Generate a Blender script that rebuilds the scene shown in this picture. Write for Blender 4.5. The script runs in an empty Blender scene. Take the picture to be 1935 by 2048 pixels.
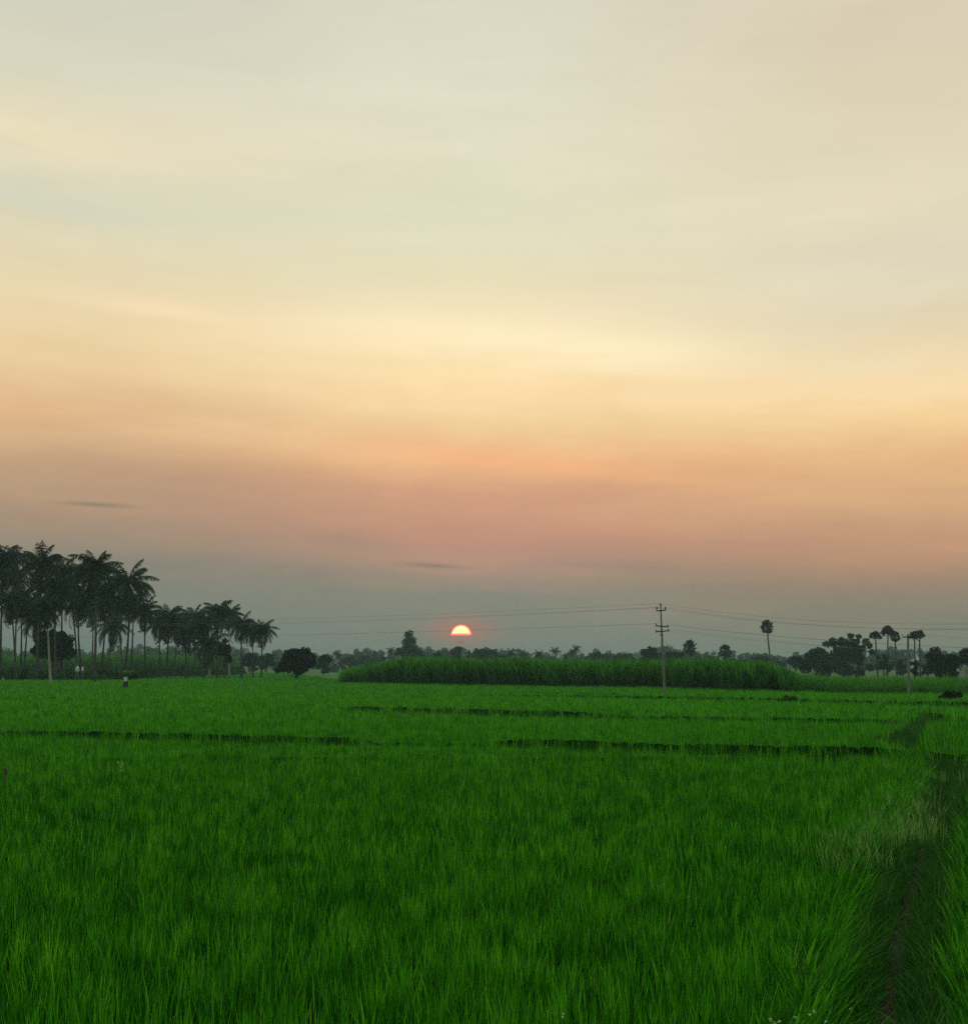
import bpy, bmesh, math, random
import numpy as np
from mathutils import Vector, Matrix

S = bpy.context.scene
C = S.collection
# ---------------------------------------------------------------- camera
F = 2600.0                 # focal length in photo pixels (photo 1935 x 2048)
W0, H0 = 1935.0, 2048.0
HOR = 1330.0               # horizon row
CZ = 2.9                   # eye height (standing on a raised bank)
CAN = 0.56                 # rice canopy height
PITCH = math.atan((HOR - H0/2)/F)
cam_d = bpy.data.cameras.new('camera'); cam = bpy.data.objects.new('camera', cam_d); C.objects.link(cam)
cam_d.sensor_fit = 'HORIZONTAL'; cam_d.sensor_width = 36.0; cam_d.lens = 36.0*F/W0
cam_d.clip_start = 0.1; cam_d.clip_end = 20000
cam.location = (0, 0, CZ); cam.rotation_euler = (math.pi/2 + PITCH, 0, 0)
S.camera = cam
SP, CP = math.sin(PITCH), math.cos(PITCH)
def ray(x, y):
    dx = (x - W0/2)/F; dy = (H0/2 - y)/F
    return dx, CP - dy*SP, SP + dy*CP
def at(x, y, D):
    r = ray(x, y); s = D/r[1]
    return Vector((r[0]*s, D, CZ + r[2]*s))
def gnd(x, y, z=CAN):
    r = ray(x, y); s = (z - CZ)/r[2]
    return Vector((r[0]*s, r[1]*s, z))
def elev(x, y):
    r = ray(x, y); return math.atan2(r[2], math.hypot(r[0], r[1]))
def azim(x, y):
    r = ray(x, y); return math.atan2(r[0], r[1])

S.view_settings.view_transform = 'Standard'; S.view_settings.look = 'None'
S.view_settings.exposure = 0.0; S.view_settings.gamma = 1.0
S.render.engine = 'CYCLES'
cy = S.cycles
cy.max_bounces = 5; cy.diffuse_bounces = 3; cy.glossy_bounces = 2; cy.transmission_bounces = 3
cy.volume_bounces = 1; cy.transparent_max_bounces = 8
cy.use_denoising = False; cy.use_adaptive_sampling = False
cy.sample_clamp_indirect = 4.0

def lin(c):
    return tuple(((v/255.0)/12.92 if v/255.0 <= 0.04045 else ((v/255.0+0.055)/1.055)**2.4) for v in c[:3])

# ---------------------------------------------------------------- world: dusk sky
SUN_PX = (921.9, 1270.2)
w = bpy.data.worlds.new('World'); S.world = w; w.use_nodes = True
nt = w.node_tree; nt.nodes.clear()
def N(t, **kw):
    n = nt.nodes.new(t)
    for k, v in kw.items(): setattr(n, k, v)
    return n
def put(sock, v):
    if hasattr(v, 'is_linked') or isinstance(v, bpy.types.NodeSocket): nt.links.new(v, sock)
    else: sock.default_value = v
def M(op, a, b=0.0, c=None, clamp=False):
    n = N('ShaderNodeMath', operation=op); n.use_clamp = clamp
    put(n.inputs[0], a); put(n.inputs[1], b)
    if c is not None: put(n.inputs[2], c)
    return n.outputs[0]
def MIX(fac, a, b, blend='MIX'):
    n = N('ShaderNodeMix', data_type='RGBA', blend_type=blend)
    put(n.inputs[0], fac)
    put(n.inputs[6], a if not isinstance(a, tuple) else (*a, 1)); put(n.inputs[7], b if not isinstance(b, tuple) else (*b, 1))
    return n.outputs[2]
tc = N('ShaderNodeTexCoord'); sx = N('ShaderNodeSeparateXYZ'); nt.links.new(tc.outputs['Generated'], sx.inputs[0])
X, Y, Z = sx.outputs
E = M('ARCSINE', Z); AZ = M('ARCTAN2', X, Y)
comb = N('ShaderNodeCombineXYZ')
put(comb.inputs[0], M('MULTIPLY', AZ, 2.2)); put(comb.inputs[1], M('MULTIPLY', M('ADD', E, M('MULTIPLY', AZ, 0.05)), 15.0)); 
ns = N('ShaderNodeTexNoise'); ns.inputs['Scale'].default_value = 1.6; ns.inputs['Detail'].default_value = 5.0; ns.inputs['Roughness'].default_value = 0.5
nt.links.new(comb.outputs[0], ns.inputs['Vector'])
NZ = M('SUBTRACT', ns.outputs['Fac'], 0.5)
comb2 = N('ShaderNodeCombineXYZ')
put(comb2.inputs[0], M('MULTIPLY', AZ, 3.0)); put(comb2.inputs[1], M('MULTIPLY', M('ADD', E, M('MULTIPLY', AZ, 0.07)), 34.0)); put(comb2.inputs[2], 7.3)
ns2 = N('ShaderNodeTexNoise'); ns2.inputs['Scale'].default_value = 1.3; ns2.inputs['Detail'].default_value = 6.0; ns2.inputs['Roughness'].default_value = 0.55
nt.links.new(comb2.outputs[0], ns2.inputs['Vector'])
NZ2 = M('SUBTRACT', ns2.outputs['Fac'], 0.5)
comb3 = N('ShaderNodeCombineXYZ')
put(comb3.inputs[0], M('MULTIPLY', AZ, 7.0)); put(comb3.inputs[1], M('MULTIPLY', M('SUBTRACT', E, M('MULTIPLY', AZ, 0.04)), 22.0)); put(comb3.inputs[2], 3.1)
ns3 = N('ShaderNodeTexNoise'); ns3.inputs['Scale'].default_value = 1.0; ns3.inputs['Detail'].default_value = 9.0; ns3.inputs['Roughness'].default_value = 0.62; ns3.inputs['Distortion'].default_value = 0.6
nt.links.new(comb3.outputs[0], ns3.inputs['Vector'])
NZ3 = M('SUBTRACT', ns3.outputs['Fac'], 0.5)
EW = M('ADD', E, M('ADD', M('MULTIPLY', NZ, 0.030), M('ADD', M('MULTIPLY', NZ2, 0.014), M('MULTIPLY', NZ3, 0.016))))
EMAX = 1.0
def ramp(stops, xpx, top):
    r = N('ShaderNodeValToRGB'); cr = r.color_ramp; cr.interpolation = 'LINEAR'
    pts = [(-0.02, stops[-1][1])] + [(elev(xpx, y), c) for y, c in reversed(stops)] + top
    pts = [(max(0.0, e + 0.02)/(EMAX+0.02), lin(c)) for e, c in pts]
    while len(cr.elements) < len(pts): cr.elements.new(0.5)
    for el, (p, c) in zip(cr.elements, pts): el.position = p
    for el, (p, c) in zip(cr.elements, pts): el.color = (*c, 1)
    put(r.inputs[0], M('DIVIDE', M('ADD', EW, 0.02), EMAX + 0.02, clamp=True))
    return r.outputs[0]
TOP = [(0.62, (216, 214, 200)), (1.0, (222, 224, 218))]
RL = ramp([(0,(206,205,186)),(140,(214,211,188)),(270,(228,217,186)),(400,(212,210,184)),(500,(224,213,178)),(630,(232,209,166)),
           (720,(233,204,158)),(830,(223,184,140)),(930,(190,156,124)),(1020,(168,142,119)),(1085,(152,138,120)),(1150,(128,130,118)),(1250,(112,124,117)),(1325,(104,122,118))], 100, TOP)
RC = ramp([(0,(214,210,188)),(200,(222,218,195)),(470,(222,218,188)),(560,(228,217,180)),(620,(241,224,186)),(690,(253,232,187)),(760,(249,221,169)),
           (850,(238,204,152)),(920,(237,185,136)),(990,(208,157,126)),(1080,(191,144,122)),(1125,(170,139,123)),(1180,(128,131,119)),(1260,(115,128,120)),(1325,(112,126,118))], 967, TOP)
RR = ramp([(0,(212,201,176)),(200,(218,207,178)),(400,(224,214,184)),(520,(220,213,186)),(640,(225,212,180)),(780,(246,217,168)),(840,(243,208,152)),
           (920,(229,181,131)),(1000,(209,166,125)),(1100,(188,145,116)),(1170,(156,133,112)),(1230,(134,129,112)),(1325,(116,127,114))], 1800, TOP)
aL, aC, aR = azim(100, 800), 0.0, azim(1800, 800)
fL = M('DIVIDE', M('SUBTRACT', 0.0, AZ), -aL, clamp=True); fR = M('DIVIDE', AZ, aR, clamp=True)
sm = lambda v: M('MULTIPLY', M('MULTIPLY', v, v), M('SUBTRACT', 3.0, M('MULTIPLY', v, 2.0)))
col = MIX(sm(fL), RC, RL); col = MIX(sm(fR), col, RR)
def blob(col, px, py, wx, wy, tilt, c, k, noisy=0.0):
    a0, e0 = azim(px, py), elev(px, py)
    da = M('DIVIDE', M('SUBTRACT', AZ, a0), wx/F)
    ee = M('ADD', E, M('MULTIPLY', NZ2, noisy))
    de = M('DIVIDE', M('ADD', M('SUBTRACT', ee, e0), M('MULTIPLY', M('SUBTRACT', AZ, a0), tilt)), wy/F)
    d2 = M('ADD', M('MULTIPLY', da, da), M('MULTIPLY', de, de))
    g = M('MULTIPLY', M('EXPONENT', M('MULTIPLY', d2, -1.0)), k)
    return MIX(g, col, lin(c))
col = blob(col, 1120, 700, 300, 34, 0.10, (254,237,196), 0.75, 0.03)
col = blob(col, 820, 655, 200, 24, 0.07, (251,233,192), 0.45, 0.03)
col = blob(col, 330, 612, 120, 14, 0.10, (250,222,182), 0.5, 0.02)
col = blob(col, 60, 268, 170, 26, 0.12, (234,220,184), 0.6, 0.03)
col = blob(col, 60, 395, 240, 30, 0.10, (207,208,188), 0.5, 0.03)
col = blob(col, 1030, 925, 330, 22, 0.10, (242,178,128), 0.75, 0.02)
col = blob(col, 40, 820, 160, 30, 0.05, (223,172,128), 0.4, 0.02)
col = blob(col, 1000, 1085, 230, 26, 0.05, (190,140,119), 0.3, 0.01)
col = blob(col, 700, 1085, 110, 20, 0.16, (150,136,120), 0.4, 0.01)
col = blob(col, 195, 1009, 62, 4.5, 0.02, (132,118,102), 0.75, 0.002)
col = blob(col, 865, 1131, 60, 5.0, 0.05, (118,116,106), 0.7, 0.002)
col = blob(col, 985, 1177, 26, 4.0, 0.2, (158,136,120), 0.5, 0.003)
col = blob(col, 922, 1262, 62, 26, 0.0, (176,112,98), 0.75)
# brightness mottling of the veil of cloud
br = M('ADD', 1.09, M('ADD', M('MULTIPLY', NZ, 0.10), M('ADD', M('MULTIPLY', NZ2, 0.10), M('MULTIPLY', NZ3, 0.14))))
mm = N('ShaderNodeVectorMath', operation='SCALE'); put(mm.inputs[0], col); put(mm.inputs[3], br)
west = mm.outputs[0]
# the eastern half of the sky is duller and cooler
fE = N('ShaderNodeMapRange'); fE.inputs[1].default_value = 0.25; fE.inputs[2].default_value = -0.75; put(fE.inputs[0], Y); fE.interpolation_type = 'SMOOTHSTEP'
re = N('ShaderNodeValToRGB'); put(re.inputs[0], M('MAXIMUM', Z, 0.0))
re.color_ramp.elements[0].color = (*lin((168,178,184)), 1); re.color_ramp.elements[1].color = (*lin((222,224,218)), 1)
colw = MIX(fE.outputs[0], west, re.outputs[0])
sky = N('ShaderNodeTexSky'); sky.sky_type = 'NISHITA'; sky.sun_disc = False
SUN_EL = elev(*SUN_PX); SUN_AZ = azim(*SUN_PX)
sky.sun_elevation = SUN_EL; sky.sun_rotation = SUN_AZ
bgA = N('ShaderNodeBackground'); put(bgA.inputs[0], colw); bgA.inputs[1].default_value = 1.0
bgB = N('ShaderNodeBackground'); put(bgB.inputs[0], sky.outputs[0]); bgB.inputs[1].default_value = 0.05
mx = N('ShaderNodeMixShader'); mx.inputs[0].default_value = 0.03
nt.links.new(bgA.outputs[0], mx.inputs[1]); nt.links.new(bgB.outputs[0], mx.inputs[2])
out = N('ShaderNodeOutputWorld'); nt.links.new(mx.outputs[0], out.inputs[0])
w.cycles.sampling_method = 'MANUAL'; w.cycles.sample_map_resolution = 512
# dull red evening sun lamp
ld = bpy.data.lights.new('sun_lamp', 'SUN'); ld.energy = 0.12; ld.angle = math.radians(0.9); ld.color = (1.0, 0.42, 0.2)
lo = bpy.data.objects.new('sun_lamp', ld); C.objects.link(lo)
sd = Vector((math.sin(SUN_AZ)*math.cos(SUN_EL), math.cos(SUN_AZ)*math.cos(SUN_EL), math.sin(SUN_EL)))
lo.rotation_euler = sd.to_track_quat('Z', 'Y').to_euler(); lo.location = sd*50

# ---------------------------------------------------------------- helpers
def tag(o, label=None, cat=None, group=None, kind=None):
    if label: o['label'] = label
    if cat: o['category'] = cat
    if group: o['group'] = group
    if kind: o['kind'] = kind
    return o
class MB:
    """collects vertices, quads and tris, each with a tint, and links them as ONE mesh"""
    def __init__(s): s.v=[]; s.q=[]; s.t=[]; s.c=[]; s.n=0
    def add(s, v, q=None, t=None, tint=0.5):
        v = np.asarray(v, np.float32).reshape(-1, 3)
        if q is not None and len(q): s.q.append(np.asarray(q, np.int32).reshape(-1,4) + s.n)
        if t is not None and len(t): s.t.append(np.asarray(t, np.int32).reshape(-1,3) + s.n)
        c = np.empty(len(v), np.float32); c[:] = tint; s.c.append(c)
        s.v.append(v); s.n += len(v); return s
    def build(s, name, m, parent=None, smooth=False):
        me = bpy.data.meshes.new(name)
        v = np.concatenate(s.v); q = np.concatenate(s.q) if s.q else np.zeros((0,4), np.int32)
        t = np.concatenate(s.t) if s.t else np.zeros((0,3), np.int32)
        if parent is not None: v = v - np.array(parent.location, np.float32)
        me.vertices.add(len(v)); me.vertices.foreach_set('co', v.ravel())
        me.loops.add(q.size + t.size); me.loops.foreach_set('vertex_index', np.concatenate([q.ravel(), t.ravel()]))
        me.polygons.add(len(q)+len(t))
        ls = np.concatenate([np.arange(len(q))*4, q.size + np.arange(len(t))*3]).astype(np.int32)
        me.polygons.foreach_set('loop_start', ls)
        a = me.attributes.new('tint', 'FLOAT', 'POINT'); a.data.foreach_set('value', np.concatenate(s.c))
        if smooth: me.polygons.foreach_set('use_smooth', np.ones(len(ls), bool))
        me.update(calc_edges=True); me.validate()
        me.materials.append(m)
        o = bpy.data.objects.new(name, me); C.objects.link(o); o.parent = parent
        return o
    def tube(s, pts, rad, n=7, tint=0.5, caps=True):
        pts = [Vector(p) for p in pts]
        if not hasattr(rad, '__len__'): rad = [rad]*len(pts)
        V = []
        prev = None
        for i, p in enumerate(pts):
            d = (pts[min(i+1, len(pts)-1)] - pts[max(i-1, 0)]).normalized()
            a = Vector((1,0,0)) if abs(d.x) < 0.8 else Vector((0,1,0))
            if prev is not None: a = prev
            u = (a - d*a.dot(d)).normalized(); v = d.cross(u); prev = u
            for k in range(n):
                g = 2*math.pi*k/n; V.append(p + (u*math.cos(g) + v*math.sin(g))*rad[i])
        q = [(i*n+k, i*n+(k+1)%n, (i+1)*n+(k+1)%n, (i+1)*n+k) for i in range(len(pts)-1) for k in range(n)]
        t = []
        if caps:
            V += [pts[0], pts[-1]]; a = len(pts)*n; b = a+1; o = (len(pts)-1)*n
            t = [(a, (k+1)%n, k) for k in range(n)] + [(b, o+k, o+(k+1)%n) for k in range(n)]
        return s.add(V, q, t, tint)
    def box(s, c, size, R=None, tint=0.5, taper=1.0, bev=0.0):
        hx, hy, hz = size[0]/2, size[1]/2, size[2]/2
        P = [(-1,-1,-1),(1,-1,-1),(1,1,-1),(-1,1,-1),(-1,-1,1),(1,-1,1),(1,1,1),(-1,1,1)]
        V = []
        for x,y,z in P:
            k = taper if z > 0 else 1.0
            p = Vector((x*hx*k, y*hy*k, z*hz))
            if R is not None: p = R @ p
            V.append(p + Vector(c))
        return s.add(V, [(0,3,2,1),(4,5,6,7),(0,1,5,4),(1,2,6,5),(2,3,7,6),(3,0,4,7)], None, tint)
    def ball(s, c, r, n=10, m=6, tint=0.5):
        rx, ry, rz = (r,r,r) if not hasattr(r,'__len__') else r
        V=[(c[0],c[1],c[2]+rz)]
        for j in range(1,m):
            f=math.pi*j/m
            for i in range(n):
                g=2*math.pi*i/n; V.append((c[0]+rx*math.sin(f)*math.cos(g), c[1]+ry*math.sin(f)*math.sin(g), c[2]+rz*math.cos(f)))
        V.append((c[0],c[1],c[2]-rz)); L=len(V)-1
        t=[(0,1+i,1+(i+1)%n) for i in range(n)]+[(L,1+(m-2)*n+(i+1)%n,1+(m-2)*n+i) for i in range(n)]
        q=[(1+j*n+i,1+(j+1)*n+i,1+(j+1)*n+(i+1)%n,1+j*n+(i+1)%n) for j in range(m-2) for i in range(n)]
        return s.add(V,q,t,tint)

def empty(name, loc):
    o = bpy.data.objects.new(name, None); o.empty_display_size = 0.3; o.location = loc; C.objects.link(o); return o

def leaf_mat(name, cols, rough=0.55, trans=0.35, spec=0.25, tcol=None, nscale=0.0, namp=0.0):
    """foliage: colour from the per-leaf tint, some light passing through"""
    m = bpy.data.materials.new(name); m.use_nodes = True; n = m.node_tree; n.nodes.clear()
    at_ = n.nodes.new('ShaderNodeAttribute'); at_.attribute_name = 'tint'
    r = n.nodes.new('ShaderNodeValToRGB'); cr = r.color_ramp
    while len(cr.elements) < len(cols): cr.elements.new(0.5)
    for i, c in enumerate(cols):
        cr.elements[i].position = i/(len(cols)-1)
    for i, c in enumerate(cols): cr.elements[i].color = (*c, 1)
    if namp:
        g = n.nodes.new('ShaderNodeNewGeometry'); no = n.nodes.new('ShaderNodeTexNoise'); no.inputs['Scale'].default_value = nscale; no.inputs['Detail'].default_value = 3
        n.links.new(g.outputs['Position'], no.inputs['Vector'])
        a = n.nodes.new('ShaderNodeMath'); a.operation='MULTIPLY_ADD'; a.inputs[1].default_value = namp*2
        n.links.new(no.outputs['Fac'], a.inputs[0]); s2 = n.nodes.new('ShaderNodeMath'); s2.operation='SUBTRACT'; s2.inputs[1].default_value = namp
        n.links.new(at_.outputs['Fac'], a.inputs[2]); n.links.new(a.outputs[0], s2.inputs[0]); n.links.new(s2.outputs[0], r.inputs[0])
    else: n.links.new(at_.outputs['Fac'], r.inputs[0])
    p = n.nodes.new('ShaderNodeBsdfPrincipled'); p.inputs['Roughness'].default_value = rough; p.inputs['Specular IOR Level'].default_value = spec
    n.links.new(r.outputs[0], p.inputs['Base Color'])
    tr = n.nodes.new('ShaderNodeBsdfTranslucent')
    n.links.new(r.outputs[0], tr.inputs[0])
    mxs = n.nodes.new('ShaderNodeMixShader'); mxs.inputs[0].default_value = trans
    n.links.new(p.outputs[0], mxs.inputs[1]); n.links.new(tr.outputs[0], mxs.inputs[2])
    o = n.nodes.new('ShaderNodeOutputMaterial'); n.links.new(mxs.outputs[0], o.inputs[0])
    return m
def plain_mat(name, c1, c2, scale=4.0, rough=0.85, bump=0.3, stretch=(1,1,1), detail=8, obj=True, metal=0.0):
    m = bpy.data.materials.new(name); m.use_nodes = True; n = m.node_tree; p = n.nodes['Principled BSDF']
    t = n.nodes.new('ShaderNodeTexCoord'); mp = n.nodes.new('ShaderNodeMapping'); mp.inputs['Scale'].default_value = stretch
    no = n.nodes.new('ShaderNodeTexNoise'); no.inputs['Scale'].default_value = scale; no.inputs['Detail'].default_value = detail; no.inputs['Roughness'].default_value = 0.65
    n.links.new(t.outputs['Object'], mp.inputs[0]); n.links.new(mp.outputs[0], no.inputs['Vector'])
    r = n.nodes.new('ShaderNodeValToRGB'); r.color_ramp.elements[0].position = 0.3; r.color_ramp.elements[1].position = 0.7
    r.color_ramp.elements[0].color = (*c1,1); r.color_ramp.elements[1].color = (*c2,1)
    n.links.new(no.outputs['Fac'], r.inputs[0]); n.links.new(r.outputs[0], p.inputs['Base Color'])
    p.inputs['Roughness'].default_value = rough; p.inputs['Metallic'].default_value = metal
    if bump:
        b = n.nodes.new('ShaderNodeBump'); b.inputs['Strength'].default_value = bump; b.inputs['Distance'].default_value = 0.03
        n.links.new(no.outputs['Fac'], b.inputs['Height']); n.links.new(b.outputs[0], p.inputs['Normal'])
    return m

G = lambda r,g,b: (r,g,b)
M_rice = leaf_mat('rice_leaf', [G(.006,.065,.002), G(.042,.28,.006), G(.14,.52,.015)], rough=0.8, trans=0.45, spec=0.02, nscale=0.35, namp=0.10)
M_weed = leaf_mat('bund_weed', [G(.012,.065,.007), G(.026,.12,.011), G(.06,.17,.025)], rough=0.8, trans=0.35, spec=0.04)
M_dry  = leaf_mat('dry_grass', [G(.05,.18,.02), G(.17,.37,.07), G(.40,.54,.20)], rough=0.8, trans=0.3, spec=0.03)
M_litter = leaf_mat('dead_grass', [G(.03,.022,.014), G(.07,.05,.032), G(.16,.12,.07)], rough=0.85, trans=0.1, spec=0.1)
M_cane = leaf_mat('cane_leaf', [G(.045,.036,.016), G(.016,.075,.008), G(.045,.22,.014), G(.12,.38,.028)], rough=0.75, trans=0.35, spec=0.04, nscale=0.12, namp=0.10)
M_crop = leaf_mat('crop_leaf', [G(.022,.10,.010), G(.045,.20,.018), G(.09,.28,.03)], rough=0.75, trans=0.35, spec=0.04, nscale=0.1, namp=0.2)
M_palm = leaf_mat('palm_frond', [G(.032,.024,.012), G(.004,.015,.004), G(.008,.032,.006), G(.022,.068,.011)], rough=0.6, trans=0.2, spec=0.1)
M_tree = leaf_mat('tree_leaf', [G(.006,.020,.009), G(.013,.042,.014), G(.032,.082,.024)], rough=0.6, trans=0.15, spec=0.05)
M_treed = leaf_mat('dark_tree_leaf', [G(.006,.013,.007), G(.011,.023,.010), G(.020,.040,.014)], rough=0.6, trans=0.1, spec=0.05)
M_shrub = leaf_mat('shrub_leaf', [G(.012,.046,.010), G(.026,.095,.016), G(.058,.16,.028)], rough=0.75, trans=0.2, spec=0.05, nscale=0.15, namp=0.25)
M_bark = plain_mat('palm_bark', lin((38,40,34)), lin((64,64,55)), 3.0, 0.9, 0.4, (1,1,4))
M_pale = plain_mat('pale_palm_bark', lin((104,110,92)), lin((142,146,124)), 3.0, 0.9, 0.4, (1,1,4))
M_wood = plain_mat('tree_bark', lin((52,44,36)), lin((82,70,58)), 4.0, 0.9, 0.5)
M_conc = plain_mat('pole_concrete', lin((84,88,82)), lin((118,120,112)), 6.0, 0.9, 0.2)
M_iron = plain_mat('weathered_iron', (.03,.032,.034), (.06,.058,.055), 9.0, 0.6, 0.1, metal=0.4)
M_porc = plain_mat('brown_porcelain', (.03,.018,.014), (.05,.03,.022), 5.0, 0.25, 0.0)
M_wire = plain_mat('wire_aluminium', (.10,.10,.105), (.15,.15,.155), 5.0, 0.5, 0.0, metal=0.5)
M_mud  = leaf_mat('field_ground', [G(.020,.024,.013), G(.04,.045,.022), G(.03,.15,.012)], rough=.85, trans=0, spec=.1, nscale=.05, namp=.1)
M_soil = plain_mat('path_soil', (.010,.013,.007), (.038,.040,.022), 5.0, 0.95, 0.9)

def rng_(s): return np.random.default_rng(s)
def pnoise(x, y, s, seed=0):
    r = rng_(seed); v = 0
    for k in range(6):
        a = r.uniform(0, 6.28); f = s*r.uniform(0.6, 2.4); ph = r.uniform(0, 6.28)
        v = v + np.sin((x*math.cos(a) + y*math.sin(a))*f + ph + 1.3*np.sin((x*math.sin(a)-y*math.cos(a))*f*0.7 + ph*2))/6*1.6
    return v
def inside(x, y, poly):
    c = np.zeros(x.shape, bool); j = len(poly)-1
    for i in range(len(poly)):
        xi, yi = poly[i]; xj, yj = poly[j]
        with np.errstate(divide='ignore', invalid='ignore'):
            c ^= ((yi > y) != (yj > y)) & (x < (xj-xi)*(y-yi)/(yj-yi+1e-12)+xi)
        j = i
    return c
def blades(mb, x, y, z0, L, width, az, lean, curve, tint, segs=3, wob=None, rng=None):
    """strips: base (x,y,z0), length L, leaning towards az; lean/curve in radians at base / extra at tip"""
    n = len(x); k = segs
    ts = np.linspace(0, 1, k+1)
    px = np.array(x, float); py = np.array(y, float); pz = np.array(z0, float)*np.ones(n)
    tw = rng.uniform(0, math.pi, n)          # width direction
    wx, wy = np.cos(tw), np.sin(tw)
    prof = {1:[1.0], 2:[1.0,0.8], 3:[0.8,1.0,0.85], 4:[0.7,1.0,0.85,0.5]}[k]
    V = np.zeros((n, 2*k+1, 3), np.float32)
    for i in range(k):
        h = width*prof[i]/2
        V[:,2*i,0] = px - wx*h; V[:,2*i,1] = py - wy*h; V[:,2*i,2] = pz
        V[:,2*i+1,0] = px + wx*h; V[:,2*i+1,1] = py + wy*h; V[:,2*i+1,2] = pz
        a = lean + curve*((i+0.5)/k)**1.5
        st = L/k
        px = px + np.cos(az)*np.sin(a)*st; py = py + np.sin(az)*np.sin(a)*st; pz = pz + np.cos(a)*st
    V[:,2*k,0] = px; V[:,2*k,1] = py; V[:,2*k,2] = pz
    b = (np.arange(n)*(2*k+1))[:,None]
    q = np.concatenate([b + np.array([[2*i,2*i+1,2*i+3,2*i+2]]) for i in range(k-1)]) if k > 1 else None
    t = b + np.array([[2*k-2, 2*k-1, 2*k]])
    mb.add(V.reshape(-1,3), q, t, np.repeat(tint, 2*k+1))
def leaves(mb, P, size, tint, rng, flat=0.0):
    n = len(P); a = rng.normal(size=(n,3)); a /= np.linalg.norm(a,axis=1)[:,None]+1e-9
    b = rng.normal(size=(n,3)); b[:,2] *= (1-flat); b -= a*(a*b).sum(1)[:,None]; b /= np.linalg.norm(b,axis=1)[:,None]+1e-9
    s = (size*rng.uniform(0.6,1.3,n))[:,None]
    V = np.stack([P-a*s, P-b*s*0.45, P+a*s, P+b*s*0.45], 1).reshape(-1,3)
    mb.add(V, np.arange(n*4).reshape(-1,4), None, np.repeat(tint,4))

# ---------------------------------------------------------------- ground
g = MB(); XS = np.concatenate([np.linspace(-1300,-60,20), np.linspace(-50,50,41), np.linspace(60,1300,20)]); YS = np.concatenate([np.linspace(-150,0,8), np.linspace(2,60,40), np.linspace(70,2000,60)])
gx, gy = np.meshgrid(XS, YS); gt = np.clip((gy-60)/60,0,1); gz = -0.02 + 0.02*pnoise(gx, gy, 0.4, 3)
nx = len(XS); idx = np.arange(len(XS)*len(YS)).reshape(len(YS), nx)
q = np.stack([idx[:-1,:-1], idx[:-1,1:], idx[1:,1:], idx[1:,:-1]], -1).reshape(-1,4)
g.add(np.stack([gx,gy,gz],-1), q, None, (0.3+0.6*gt).ravel())
tag(g.build('ground', M_mud, smooth=True), kind='structure')

# ---------------------------------------------------------------- field layout (photo pixels -> metres)
def W(pts, z=CAN): return [tuple(gnd(x, y, z)[:2]) for x, y in pts]
pathC = W([(1700,2400),(1775,2048),(1795,1900),(1830,1770),(1860,1680),(1882,1600),(1888,1555),(1862,1517),(1800,1478),(1815,1452),(1838,1432)], 0.12)
riceL = W([(1570,2500),(1646,2048),(1670,1850),(1712,1740),(1762,1640),(1808,1585),(1842,1545),(1848,1525),(1812,1492)], 0.5)
riceR = W([(2000,2500),(1942,2048),(1912,1900),(1908,1780),(1918,1700),(1934,1620),(1950,1580)], 0.5)
# ground kept free of rice: the path with its banks
R2corner = W([(1846,1500)],CAN)[0]
bank_poly = riceL + W([(1770,1478),(1752,1470),(1830,1432),(1850,1420)],0.55) + W([(1905,1428),(1862,1452),(1846,1478),(1846,1500)],CAN) + W([(1920,1506),(1990,1516)],CAN) + list(reversed(riceR))
gaps = []      # (polyline of canopy edge px, gap depth m)
def gap(pts, depth, taper=True):
    P = W(pts)
    n = len(P); back = []
    for i,(x,y) in enumerate(P):
        d = depth*(0.35 if taper and i in (0,n-1) else 1.0)
        back.append((x*(1+d/y), y+d))
    gaps.append(P + back[::-1])
gap([(-260,1462),(0,1465),(150,1468),(400,1474),(620,1480),(700,1482),(738,1479)], 4.4)
gap([(975,1482),(1060,1486),(1130,1489),(1330,1496),(1560,1501),(1740,1504),(1810,1500)], 4.4)
gap([(738,1479),(975,1482)], 0.6, False)
gap([(662,1414),(700,1418),(830,1422),(967,1426),(1150,1431),(1285,1436)], 8.5)
gap([(1285,1436),(1600,1440),(1800,1446)], 5.0, False)
gap([(1850,1446),(1905,1450),(1990,1454)], 8)
gap([(-50,1396),(90,1396),(190,1399)], 6)
gap([(480,1384),(560,1386),(640,1388)], 6)
gap([(960,1390),(1150,1394),(1500,1400),(1700,1406),(1935,1411),(2000,1413)], 11)
gap([(1060,1383),(1250,1386)], 8)
far_edge = W([(-500,1359),(-20,1359),(270,1359),(300,1353),(420,1351),(480,1346),(560,1345),(690,1346)]) + W([(686,1362),(860,1366),(1100,1370),(1330,1372),(1470,1377),(1600,1380),(1650,1383),(1815,1386),(1935,1386),(2400,1392)])
fex = np.array([p[0]/p[1] for p in far_edge]); fey = np.array([p[1] for p in far_edge])
o_ = np.argsort(fex, kind='stable'); fex = fex[o_]; fey = fey[o_]
R2poly = W([(1840,1502),(1850,1455),(1905,1434),(2200,1434),(2200,1507)])
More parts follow.
